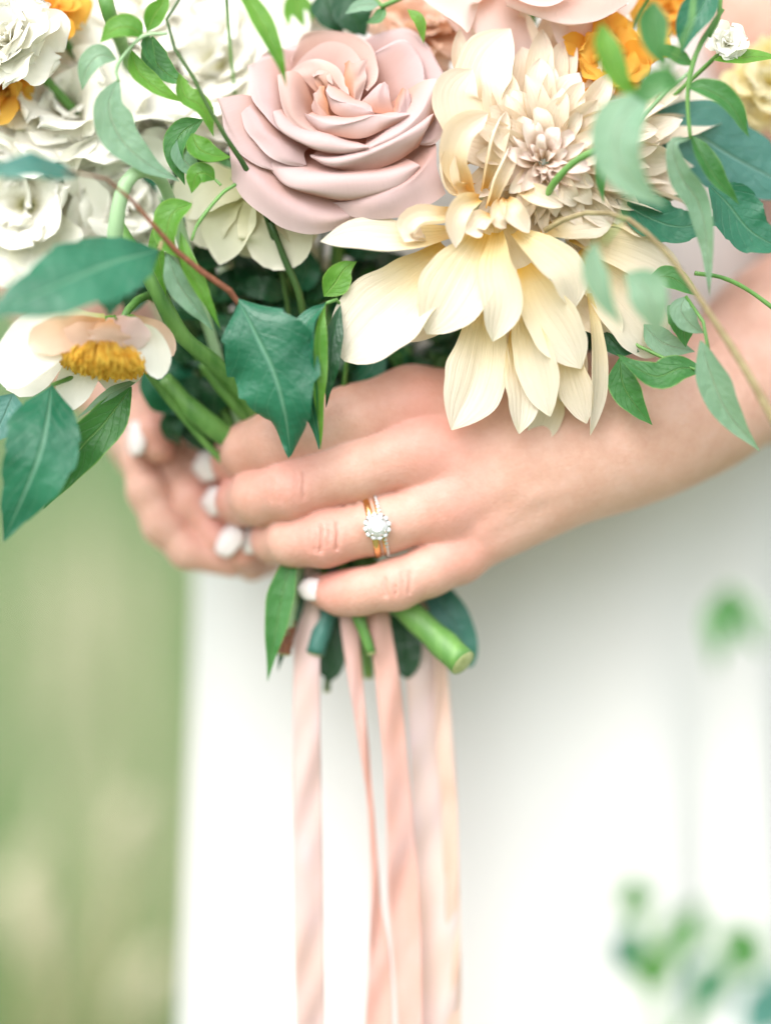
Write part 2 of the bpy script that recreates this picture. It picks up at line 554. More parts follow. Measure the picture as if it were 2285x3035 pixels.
M_grass, nt = nodes_of('grass')
att = N_(nt, 'ShaderNodeAttribute', attribute_name='tone')
c = ramp(nt, att.outputs['Fac'], [(0, (.05, .17, .035)), (.3, (.12, .26, .08)), (.55, (.21, .32, .14)), (.78, (.36, .36, .18)), (1, (.44, .36, .21))])
finish_thin(M_grass, nt, c, .3, .5, .3)

r = np.random.RandomState(3)
NB = 26000
yy = 1.5 + (r.rand(NB) ** 1.7) * 26
xx = (r.rand(NB) * 2 - 1) * (yy * .42 + 1.0)
NN2 = 3100
NB += NN2
y2 = 1.05 + r.rand(NN2) ** 1.3 * 2.2
y2[:720] = .48 + r.rand(720) * .6
x2 = np.where(r.rand(NN2) < .8, -.12 - r.rand(NN2) * (y2 * .34 + .25), .35 + r.rand(NN2) * .5)
x2[:720] = -.17 - r.rand(720) * .28
xx, yy = np.concatenate([xx, x2]), np.concatenate([yy, y2])
zz = terrain_z(xx, yy)
hh = r.uniform(.3, .72, NB) * (1 + yy * .012)
hh[-NN2:] = r.uniform(.35, .86, NN2)
hh[-NN2:][:720] = r.uniform(.62, 1.04, 720)
wd = r.uniform(.0022, .005, NB) * (1 + yy * .16)
ang = r.uniform(0, np.pi, NB)
lean = r.normal(0, .16, (NB, 2)) * hh[:, None]
tone = .42 + .30 * np.sin(xx * 2.1 + 1.0) * np.sin(yy * 1.1 + .4) + .18 * np.sin(xx * 5.3 + yy * 2.2) + r.normal(0, .14, NB)
wd[-NN2:][:720] = r.uniform(.003, .006, 720)
tone[-NN2:] = .45 + .33 * np.sin(x2 * 17 + 2 * y2) * np.sin(y2 * 5 + 1) + r.normal(0, .2, NN2)
tone[-NN2:][:720] = np.where(np.sin(x2[:720] * 40 + 8 * y2[:720]) < .1, .14, .84) + r.normal(0, .12, 720)
tone = np.clip(tone, 0, 1)
vs = np.zeros((NB, 7, 3))
for i, (f, wf) in enumerate(((0, 1), (.4, .9), (.75, .6))):
    cx = xx + lean[:, 0] * f * f
    cy = yy + lean[:, 1] * f * f
    cz = zz + hh * f * (1 - .12 * f)
    for s, sg in ((0, -1), (1, 1)):
        vs[:, i * 2 + s] = np.stack([cx + sg * wd * wf * np.cos(ang), cy + sg * wd * wf * np.sin(ang), cz], 1)
vs[:, 6] = np.stack([xx + lean[:, 0] * 1.1, yy + lean[:, 1] * 1.1, zz + hh * .9], 1)
base = (np.arange(NB) * 7)[:, None]
quads = np.concatenate([base + np.array([[0, 1, 3, 2]]), base + np.array([[2, 3, 5, 4]])])
tris = base + np.array([[4, 5, 6]])
me = bpy.data.meshes.new('grass')
me.from_pydata(vs.reshape(-1, 3).tolist(), [], quads.tolist() + tris.tolist())
a = me.attributes.new('tone', 'FLOAT', 'POINT')
a.data.foreach_set('value', np.repeat(tone, 7).astype(np.float32))
me.update()
go = link('grass', me, M_grass)
go['kind'] = 'stuff'
go['label'] = 'tall soft meadow grass'

M_seed = solid_mat('dry seed head', (.46, .42, .28), (.60, .54, .40), 200, .8, .1, .4)
M_straw = solid_mat('straw stalk', (.30, .30, .14), (.42, .38, .20), 80, .7, .2, .1)
def seed_stalk(px, py, Y, length, wid, lean, label, group=None):
    s = (Y + D) / D
    x = (px * VS - 1142.5) * K * s
    z = HC - (py * VS - 1517.5) * K * s
    g = float(terrain_z(np.array(x), np.array(Y)))
    t = thing('grass_stalk', label, 'grass stalk', (x - lean, Y, g), group)
    stem = np.array([(x - lean, Y, g), (x - lean * .8, Y, g + (z - g) * .5), (x - lean * .2, Y, z - length * .5)])
    link('stem', tube_mesh('stem', stem, [.0022, .0018, .0012], 10, 6), M_straw, t)
    hp = np.array([(x - lean * .2, Y, z - length * .5), (x, Y, z), (x + lean * .25, Y, z + length * .42), (x + lean * .6, Y, z + length * .5)])
    hd = link('seed_head', tube_mesh('seed_head', hp, [wid * .25, wid * .8, wid, wid * .85, wid * .3], 14, 10), M_seed, t)
for a_ in ((262, 1790, .50, .024, .0065, .02, 'dry grass stalk with a plump beige head bowing towards the white dress'),
           (60, 2000, .55, .045, .0085, -.03, 'pale silvery grass stalk leaning in the meadow'),
           (300, 2150, .52, .034, .0085, .03, 'straw coloured seed head right beside the hem of the dress'),
           (30, 1900, .62, .03, .006, .02, 'small straw seed head above the pale silvery stalk'),
           (120, 1650, 3.4, .16, .016, .05, 'slim tan grass spike standing among greener grass'),
           (215, 1480, 3.9, .2, .018, .03, 'tall pale grass plume rising above the meadow'),
           (330, 1620, 4.2, .16, .018, -.04, 'tawny grass spike rising beside the dress')):
    seed_stalk(*a_)
pq = random.Random(9)
for px_, py_, Y_ in ((120, 1300, 3.4), (60, 1560, 2.6), (290, 1400, 3.0), (320, 1900, 2.0), (150, 2080, 1.7), (215, 1330, 3.2)):
    seed_stalk(px_, py_, Y_, pq.uniform(.22, .4), pq.uniform(.014, .026), pq.uniform(-.06, .06), 'pale feathery grass plume standing in the meadow beside the dress', 'pale grass plumes in the meadow')

# ------------------------------------------------------------------ the bride: one continuous body surface
def axis_grid(lo, f0, f1, hi, fine, growth=1.13, cmax=.012):
    a = list(np.arange(f0, f1 + fine, fine))
    s, x, L = fine, a[0], []
    while x > lo:
        s = min(s * growth, cmax); x -= s; L.append(x)
    s, x, R = fine, a[-1], []
    while x < hi:
        s = min(s * growth, cmax); x += s; R.append(x)
    return np.array(L[::-1] + a + R, np.float32)

c0, c1 = PV(255, 1360, 100), PV(1500, 740, 700)
FINE = .00062
gxs = axis_grid(-.30, c0[0] - .004, c1[0] + .01, .42, FINE)
gys = axis_grid(-.02, .004, .068, .36, FINE)
gzs = axis_grid(.70, c0[2], c1[2] + .006, 1.80, FINE, cmax=.016)
BIG = np.float32(.08)

def seg_box(pts, rad, pad):
    lo = np.min(pts, 0) - rad - pad
    hi = np.max(pts, 0) + rad + pad
    sl = []
    for g_, l, h in zip((gxs, gys, gzs), lo, hi):
        i0 = max(0, int(np.searchsorted(g_, l)) - 1)
        i1 = min(len(g_), int(np.searchsorted(g_, h)) + 1)
        sl.append(slice(i0, max(i1, i0 + 1)))
    return tuple(sl)

def cone_field(sl, a, b, r1, r2, squash):
    X = gxs[sl[0]][:, None, None]; Y = gys[sl[1]][None, :, None]; Z = gzs[sl[2]][None, None, :]
    ba = b - a
    sq = np.array((1, squash, 1))
    bs = ba * sq
    L2 = float((bs * bs).sum()) + 1e-12
    dx, dy, dz = X - a[0], (Y - a[1]) * squash, Z - a[2]
    t = np.clip((dx * bs[0] + dy * bs[1] + dz * bs[2]) / L2, 0, 1)
    q = np.sqrt((dx - t * bs[0]) ** 2 + (dy - t * bs[1]) ** 2 + (dz - t * bs[2]) ** 2)
    return (q - (r1 + (r2 - r1) * t)).astype(np.float32)

def smin(a, b, k):
    h = np.clip(.5 + .5 * (b - a) / k, 0, 1)
    return b * (1 - h) + a * h - k * h * (1 - h)

class Part:
    def __init__(self):
        self.f = {}
        self.F = np.full((len(gxs), len(gys), len(gzs)), BIG, np.float32)
    def cone(self, a, b, r1, r2, k=.003, squash=1.):
        sl = seg_box(np.array([a, b]), max(r1, r2), k + .012)
        c = cone_field(sl, a, b, r1, r2, squash)
        self.F[sl] = smin(self.F[sl], c, k)
        return self
    def chain(self, pts, k=.003, squash=1.):
        for p, q in zip(pts[:-1], pts[1:]):
            a, ra = p; b, rb = q
            self.cone(a, b, ra, rb, k, squash)
        return self

def J(x, y, d, r):
    """a joint of the skeleton: place and radius (both seen at that depth)"""
    return (PV(x, y, d), r * VS * K * (1 + d * K / D))

HD = 95
# left hand of the bride (wears the rings)
palm = Part()
MC = dict(index=(J(888, 868, 165 + HD, 72), J(1335, 872, 235 + HD, 78)),
          middle=(J(912, 982, 128 + HD, 70), J(1345, 925, 215 + HD, 80)),
          ring=(J(960, 1098, 132 + HD, 65), J(1345, 968, 210 + HD, 80)),
          little=(J(992, 1196, 160 + HD, 53), J(1330, 1018, 225 + HD, 74)))
for a_, b_ in MC.values():
    palm.chain([a_, b_], .010)
palm.chain([J(1010, 1000, 215 + HD, 92), J(1280, 950, 240 + HD, 100)], .012)
palm.chain([J(1330, 932, 225 + HD, 122), J(1430, 905, 260 + HD, 122), J(1520, 860, 330 + HD, 128), J(1700, 755, 620, 168),
            J(1960, 560, 1150, 235)], .016, 1.15)
palm.chain([J(1425, 985, 210 + HD, 48), J(1465, 968, 225 + HD, 44)], .010)            # wrist bone
palm.chain([J(1960, 560, 1150, 235), J(1795, 60, 1020, 245), J(1800, -700, 1200, 280), J(1680, -1500, 1500, 330)], .02)
# tendons and veins on the back of the hand
for p_, q_, r_ in (((915, 965, 92), (1240, 935, 170), 20), ((965, 1090, 98), (1240, 970, 170), 18), ((900, 865, 120), (1230, 895, 190), 20)):
    palm.chain([J(p_[0], p_[1], p_[2] + HD - 5, r_), J(q_[0], q_[1], q_[2] + HD - 22, r_ * .8)], .008)
palm.chain([J(1000, 1000, 86 + HD, 11), J(1070, 1048, 94 + HD, 11), J(1150, 1062, 104 + HD, 11), J(1260, 1035, 124 + HD, 10)], .005)
palm.chain([J(1040, 1140, 108 + HD, 10), J(1150, 1065, 106 + HD, 10)], .005)
FING = dict(
    index=[J(888, 868, 160 + HD, 76), J(760, 905, 140 + HD, 70), J(600, 955, 128 + HD, 70), J(545, 975, 195 + HD, 64), J(520, 990, 290 + HD, 56), J(490, 1004, 380 + HD, 46)],
    middle=[J(908, 972, 122 + HD, 74), J(770, 1015, 110 + HD, 66), J(625, 1056, 100 + HD, 65), J(560, 1072, 160 + HD, 60), J(526, 1080, 260 + HD, 53), J(500, 1085, 360 + HD, 45)],
    ring=[J(958, 1095, 128 + HD, 68), J(830, 1133, 112 + HD, 61), J(700, 1162, 102 + HD, 60), J(635, 1166, 140 + HD, 55), J(600, 1166, 230 + HD, 51), J(575, 1164, 340 + HD, 44)],
    little=[J(990, 1208, 158 + HD, 54), J(925, 1234, 120 + HD, 52), J(855, 1262, 105 + HD, 53), J(775, 1278, 118 + HD, 48), J(735, 1281, 145 + HD, 44), J(698, 1276, 185 + HD, 37)])
def union(palm_, fingers, k):
    T_ = None
    for fg in fingers:
        f_ = smin(palm_.F, fg.F, k)
        T_ = f_ if T_ is None else np.minimum(T_, f_)
    return T_
fl = []
for nm, ch in FING.items():
    fl.append(Part().chain(ch, .0035))
th = Part().chain([J(1270, 850, 330 + HD, 90), J(1080, 850, 420 + HD, 78), J(900, 930, 470 + HD, 62), J(760, 960, 470 + HD, 52)], .006)
fl.append(th)
field = union(palm, fl, .0045)
del fl, palm
# right hand of the bride, cupped behind the stems
pal2 = Part()
pal2.chain([J(330, 930, 760, 78), J(405, 1010, 710, 88), J(490, 1105, 670, 88), J(565, 1160, 650, 66)], .012)
pal2.chain([J(405, 1060, 690, 58), J(465, 1160, 640, 56), J(560, 1190, 620, 44)], .010)
pal2.chain([J(330, 930, 760, 78), J(215, 740, 1000, 120), J(60, 420, 1350, 190), J(0, -300, 1500, 220), J(250, -1400, 1600, 300)], .016)
f2 = [Part().chain([J(300, 960, 640, 36), J(303, 1000, 570, 36), J(318, 1062, 535, 40), J(352, 1135, 515, 41), J(405, 1190, 510, 37), J(500, 1216, 515, 31)], .003),
      Part().chain([J(372, 1000, 610, 44), J(420, 1085, 545, 46), J(478, 1160, 520, 44), J(560, 1196, 510, 34)], .003),
      Part().chain([J(430, 985, 640, 40), J(480, 1050, 585, 44), J(530, 1110, 570, 40), J(580, 1150, 580, 34)], .003),
      Part().chain([J(287, 870, 650, 40), J(312, 900, 560, 44), J(334, 940, 500, 41), J(345, 968, 485, 33)], .003),
      Part().chain([J(545, 1222, 540, 34), J(528, 1190, 465, 36), J(510, 1168, 440, 30)], .003)]
field = np.minimum(field, union(pal2, f2, .004))
del f2, pal2
# trunk, neck and head under and above the dress
CXB, CYB = .044, .172
tr = Part()
W3 = lambda x, y, z: np.array((x, y, z))
tr.cone(W3(CXB, CYB, .72), W3(CXB, CYB, 1.02), .10, .085, .03, 1.45)
tr.cone(W3(CXB, CYB, 1.02), W3(CXB, CYB + .01, 1.27), .085, .115, .03, 1.3)
tr.cone(W3(CXB - .13, CYB + .02, 1.40), W3(CXB + .14, CYB + .02, 1.40), .05, .05, .03)
tr.cone(W3(CXB, CYB + .02, 1.36), W3(CXB, CYB + .03, 1.52), .06, .055, .03)
tr.cone(W3(CXB, CYB + .015, 1.58), W3(CXB, CYB + .03, 1.66), .062, .085, .03)
field = smin(field, tr.F, .01)
del tr
# creases at the finger joints
def groove(path, amp, s):
    p = pts_of(path)
    sl = seg_box(p, s * 3, .001)
    dd = None
    for a_, b_ in zip(p[:-1], p[1:]):
        c_ = cone_field(sl, a_, b_, 0., 0., 1.)
        dd = c_ if dd is None else np.minimum(dd, c_)
    field[sl] += (amp * np.exp(-(dd / s) ** 2)).astype(np.float32)
gq = random.Random(31)
for gx_, gy_, gd_, rad_, hl, n_ in ((622, 1054, 9, 65, 38, 5), (695, 1163, 18, 60, 34, 5), (858, 1264, 31, 53, 26, 4)):
    for q in range(n_):
        off = (q - (n_ - 1) / 2) * 15 + gq.uniform(-3, 3)
        h_ = hl * (1 - .10 * abs(q - (n_ - 1) / 2)) * gq.uniform(.7, 1.0)
        ys_ = np.linspace(-h_, h_, 9)
        groove([(gx_ + off + off * .16 * math.cos(y_ / hl * 1.5) + 1.2 * math.sin(y_ * .09 + q), gy_ + y_ - off * .18, gd_ + HD + (rad_ - math.sqrt(rad_ * rad_ - y_ * y_)) * 1.37 + abs(off) * .10) for y_ in ys_], .00105 * gq.uniform(.5, 1.15), .00064)

def surface_nets(f):
    s = f < 0
    nx, ny, nz = f.shape
    cnt = np.zeros((nx - 1, ny - 1, nz - 1), np.int8)
    for i in (0, 1):
        for j in (0, 1):
            for k in (0, 1):
                cnt += s[i:nx - 1 + i, j:ny - 1 + j, k:nz - 1 + k]
    act = (cnt > 0) & (cnt < 8)
    I, Jn, Kn = np.nonzero(act)
    idx = np.full(act.shape, -1, np.int64)
    idx[I, Jn, Kn] = np.arange(len(I))
    acc = np.zeros((len(I), 3)); num = np.zeros(len(I))
    for ax in range(3):
        o1, o2 = [q for q in range(3) if q != ax]
        for u in (0, 1):
            for v_ in (0, 1):
                a = [I, Jn, Kn]; a = [q.copy() for q in a]
                a[o1] += u; a[o2] += v_
                b = [q.copy() for q in a]; b[ax] += 1
                fa, fb = f[tuple(a)], f[tuple(b)]
                m = (fa < 0) != (fb < 0)
                t = np.where(m, fa / np.where(m, fa - fb, 1), 0)
                pa = np.stack([gxs[a[0]], gys[a[1]], gzs[a[2]]], 1).astype(float)
                pb = np.stack([gxs[b[0]], gys[b[1]], gzs[b[2]]], 1).astype(float)
                acc += np.where(m[:, None], pa + (pb - pa) * t[:, None], 0)
                num += m
    V = acc / num[:, None]
    Q = []
    for ax in range(3):
        sl0 = [slice(None)] * 3; sl1 = [slice(None)] * 3
        sl0[ax] = slice(0, -1); sl1[ax] = slice(1, None)
        ch = s[tuple(sl0)] != s[tuple(sl1)]
        o1, o2 = (ax + 1) % 3, (ax + 2) % 3
        e = list(np.nonzero(ch))
        ok = (e[o1] > 0) & (e[o2] > 0) & (e[o1] < f.shape[o1] - 1) & (e[o2] < f.shape[o2] - 1)
        e = [q[ok] for q in e]
        ins = s[tuple(e)]
        def at_(d1, d2):
            g_ = [q.copy() for q in e]
            g_[o1] -= d1; g_[o2] -= d2
            return idx[tuple(g_)]
        q = np.stack([at_(1, 1), at_(0, 1), at_(0, 0), at_(1, 0)], 1)
        q[~ins] = q[~ins][:, ::-1]
        Q.append(q)
    return V, np.concatenate(Q)

V, Q = surface_nets(field)
del field
# relax the surface a little (it keeps the creases, loses the grid)
nb = np.zeros_like(V); deg = np.zeros(len(V))
edges = np.concatenate([Q[:, [0, 1]], Q[:, [1, 2]], Q[:, [2, 3]], Q[:, [3, 0]]])
for _ in range(1):
    nb[:] = 0; deg[:] = 0
    for a_, b_ in ((0, 1), (1, 0)):
        for k in range(3):
            nb[:, k] += np.bincount(edges[:, a_], V[edges[:, b_], k], len(V))
        deg += np.bincount(edges[:, a_], minlength=len(V))
    V = V * .5 + .5 * nb / np.maximum(deg, 1)[:, None]
person = thing('person', 'bride in a white dress holding the bouquet with both hands at her waist', 'person', (CXB, CYB, 0))
me = bpy.data.meshes.new('body')
me.vertices.add(len(V)); me.vertices.foreach_set('co', V.astype(np.float32).ravel())
me.loops.add(len(Q) * 4); me.loops.foreach_set('vertex_index', Q.astype(np.int32).ravel())
me.polygons.add(len(Q)); me.polygons.foreach_set('loop_start', (np.arange(len(Q)) * 4).astype(np.int32))
me.polygons.foreach_set('use_smooth', np.ones(len(Q), bool))
me.update(calc_edges=True); me.validate()
# warmer blood colour at knuckles and fingertips (the skin's own colour)
fl_ = np.zeros(len(V))
for (x_, y_, d_), s_, a_ in (((622, 1056, 30 + HD), .0075, .45), ((695, 1165, 30 + HD), .007, .45), ((858, 1266, 40 + HD), .0055, .4),
                             ((920, 955, 60 + HD), .011, .55), ((905, 850, 80 + HD), .011, .35), ((975, 1090, 70 + HD), .010, .4), ((1000, 1195, 100 + HD), .009, .4),
                             ((600, 1010, 120 + HD), .010, .35), ((355, 950, 480), .007, .8), ((500, 1080, 300 + HD), .010, .5), ((575, 1170, 300 + HD), .010, .5),
                             ((500, 1000, 300 + HD), .011, .5), ((720, 1290, 130 + HD), .007, .5), ((520, 1120, 520), .012, .5), ((700, 1215, 100 + HD), .008, .4)):
    c_ = PV(x_, y_, d_)
    fl_ += a_ * np.exp(-((V - c_) ** 2).sum(1) / (2 * s_ * s_))
at_f = me.attributes.new('flush', 'FLOAT', 'POINT')
at_f.data.foreach_set('value', np.clip(fl_ * .85, 0, .75).astype(np.float32))
body = link('body', me, M_skin, person)
bvh = BVHTree.FromPolygons([tuple(v) for v in V], [tuple(int(i) for i in q) for q in Q])

def nail(x, y, d, dirv, L, W, out=None):
    """a varnished nail lying on the finger: place, direction of the finger, size in mm"""
    p0 = Vector(PV(x, y, d))
    loc, nor, _, _ = bvh.find_nearest(p0)
    n = Vector(out).normalized() if out else nor
    u = Vector(dirv); u = (u - n * u.dot(n)).normalized()
    s = n.cross(u)
    L *= .001; W *= .001
    NU, NV = 10, 8
    vs_ = []
    for lay in (0, 1):
        for j in range(NV + 1):
            t = j / NV
            wf = (1 - abs(2 * t - 1) ** 3.2 * .55)
            for i in range(NU + 1):
                q = i / NU * 2 - 1
                h = .17 * W * (1 - q * q) + .0005 * math.sin(math.pi * min(1, t * 1.1)) - .0006 - lay * .0006
                vs_.append(loc + u * (t - .5) * L + s * q * W * .5 * wf + n * h)
    fs_ = grid_faces(NU, NV)
    o_ = (NU + 1) * (NV + 1)
    fs_ = fs_ + [tuple(i + o_ for i in f[::-1]) for f in fs_]
    rim = [i for i in range(NU + 1)] + [j * (NU + 1) + NU for j in range(1, NV + 1)] + [NV * (NU + 1) + i for i in range(NU - 1, -1, -1)] + [j * (NU + 1) for j in range(NV - 1, 0, -1)]
    for a_, b_ in zip(rim, rim[1:] + rim[:1]):
        fs_.append((b_, a_, a_ + o_, b_ + o_))
    return link('fingernail', make_mesh('fingernail', vs_, fs_), M_nail, body)
nail(446, 1004, 350 + HD, (-.35, .9, -.12), 13, 11, (-.75, -.66, 0))
nail(464, 1083, 325 + HD, (-.35, .9, -.05), 12, 9.5, (-.82, -.57, 0))
nail(536, 1163, 305 + HD, (-.4, .9, .02), 12, 10, (-.7, -.7, .1))
nail(668, 1272, 135 + HD, (-.85, .35, .03), 9.5, 7.2, (-.40, -.92, .1))
nail(306, 945, 480, (.3, -.1, -1), 11.5, 9, (-.72, -.68, .1))
nail(498, 1166, 410, (-.6, .3, -.55), 12, 9.5, (-.62, -.75, .15))

# the dress: a long column of cloth with soft upright folds
zs = np.concatenate([np.linspace(.002, .7, 24), np.linspace(.715, 1.30, 44)])
NT = 120
thv = np.linspace(0, 2 * np.pi, NT, endpoint=False)
rows = []
for z in zs:
    tt = np.clip((1.02 - z) / .30, 0, 1)
    ax_ = .1195 + .012 * tt ** 1.2 + .13 * np.clip((.75 - z) / .75, 0, 1) ** 1.4
    ay_ = .082 + .006 * tt + .15 * np.clip((.75 - z) / .75, 0, 1) ** 1.4
    if z > 1.05:
        ax_ -= .010 * min(1, (z - 1.05) / .08)
    cx_ = CXB + .004
    fold = np.zeros(NT)
    fa = np.clip((1.06 - z) / .22, 0, 1)
    for ang0, wv_, am in ((-72, 6, .0060), (-60, 5, -.0065), (-49, 5, .0075), (-38, 5, -.008), (-27, 5, .007), (-85, 6, -.003), (-100, 9, -.0028), (-118, 7, .0018), (-150, 8, .002), (20, 9, .005), (60, 12, -.006), (110, 12, .006), (160, 10, -.004)):
        dth = np.degrees(thv) - (ang0 % 360)
        dth = (dth + 180) % 360 - 180
        dth += 3 * math.sin(z * 9 + ang0)
        fold += am * np.exp(-(dth / wv_) ** 2)
    rr = 1 + 1.5 * fold * fa / .1
    rows.append(np.stack([cx_ + ax_ * rr * np.cos(thv), CYB + ay_ * rr * np.sin(thv), np.full(NT, z)], 1))
vs_ = np.concatenate(rows)
fs_ = []
for j in range(len(zs) - 1):
    for i in range(NT):
        k = (i + 1) % NT
        fs_.append((j * NT + i, j * NT + k, (j + 1) * NT + k, (j + 1) * NT + i))
link('dress', make_mesh('dress', vs_, fs_), M_dress, person)

# ------------------------------------------------------------------ rings
rc = PV(812, 1137, 108 + HD)
axr = PV(700, 1162, 100 + HD) - PV(935, 1108, 112 + HD)
axr /= np.linalg.norm(axr)
ux = np.cross(axr, (0, -1, 0)); ux /= np.linalg.norm(ux)     # across the finger, in the picture plane
uy = np.cross(ux, axr)                                        # towards the viewer or away
if uy[1] > 0:
    uy = -uy
def torus(name, c, R, r1, r2, mat, parent, seg=64, ns=10):
    vs_, fs_ = [], []
    for i in range(seg):
        th_ = 2 * math.pi * i / seg
        e = ux * math.cos(th_) + uy * math.sin(th_)
        for j in range(ns):
            ph = 2 * math.pi * j / ns
            vs_.append(c + e * (R + r1 * math.cos(ph)) + axr * r2 * math.sin(ph))
    for i in range(seg):
        for j in range(ns):
            a_ = i * ns + j; b_ = i * ns + (j + 1) % ns
            c_ = ((i + 1) % seg) * ns + (j + 1) % ns; d_ = ((i + 1) % seg) * ns + j
            fs_.append((a_, b_, c_, d_))
    return link(name, make_mesh(name, vs_, fs_), mat, parent)
RF = 62.5 * VS * K * 1.03
wb = thing('wedding_band', 'plain gold wedding band on the ring finger under the diamond ring', 'ring', rc + axr * .0016)
torus('band', rc + axr * .0014, RF + .0002, .0007, .0011, M_gold, wb)
er = thing('engagement_ring', 'engagement ring with a round diamond and a small stone band', 'ring', rc)
eband = torus('band', rc - axr * .0014, RF + .0002, .0007, .0008, M_gold, er)
def gem(name, c, n, R, parent, mat, ns=8):
    n = n / np.linalg.norm(n)
    a_ = np.cross(n, (0, 0, 1)); a_ /= np.linalg.norm(a_)
    b_ = np.cross(n, a_)
    vs_ = []
    for rad, h, ph in ((.56, .32, 0), (.82, .2, .5), (1, 0, 0), (.97, -.05, .5)):
        for i in range(ns * (1 if rad < .6 else 1)):
            th_ = 2 * math.pi * (i + ph) / ns
            vs_.append(c + R * (rad * (a_ * math.cos(th_) + b_ * math.sin(th_)) + n * h))
    vs_.append(c - n * R * .86)
    fs_ = [tuple(range(ns))]
    for l in range(3):
        for i in range(ns):
            k = (i + 1) % ns
            A, B_, C_, D_ = l * ns + i, l * ns + k, (l + 1) * ns + i, (l + 1) * ns + k
            if l % 2 == 0:
                fs_ += [(A, C_, B_), (B_, C_, D_)]
            else:
                fs_ += [(A, C_, D_), (A, D_, B_)]
    for i in range(ns):
        fs_.append((3 * ns + i, len(vs_) - 1, 3 * ns + (i + 1) % ns))
    return link(name, make_mesh(name, vs_, fs_, smooth=False), mat, parent)
gn = uy * 1.0 + ux * .06
gc = rc + uy * (RF + .0032)
vs_ = []
sett = link('setting', tube_mesh('setting', np.array([gc - uy * .0034, gc - uy * .0022, gc - uy * .0008]), [.0012, .0024, .0040], 8, 16), M_silver, er)
gem('diamond', gc, gn, .0034, sett, M_dia)
for i in range(12):
    th_ = 2 * math.pi * i / 12
    gem('halo_stone', gc - uy * .0004 + .0036 * (ux * math.cos(th_) + axr * math.sin(th_)), gn, .00085, sett, M_dia, 6)
for i in range(4):
    th_ = math.pi / 4 + math.pi / 2 * i
    e = ux * math.cos(th_) + axr * math.sin(th_)
    link('prong', tube_mesh('prong', np.array([gc + e * .0030 - uy * .001, gc + e * .0031 + uy * .0004, gc + e * .0026 + uy * .0009]), [.00035, .00035, .0003], 6, 6), M_silver, sett)
for i in range(26):
    th_ = math.radians(-8 + i * 196 / 25)
    if abs(th_ - math.pi / 2) < .42:
        continue
    e = ux * math.cos(th_) + uy * math.sin(th_)
    gem('band_stone', rc - axr * .0017 + e * (RF + .0011), e, .00062, eband, M_dia, 6)

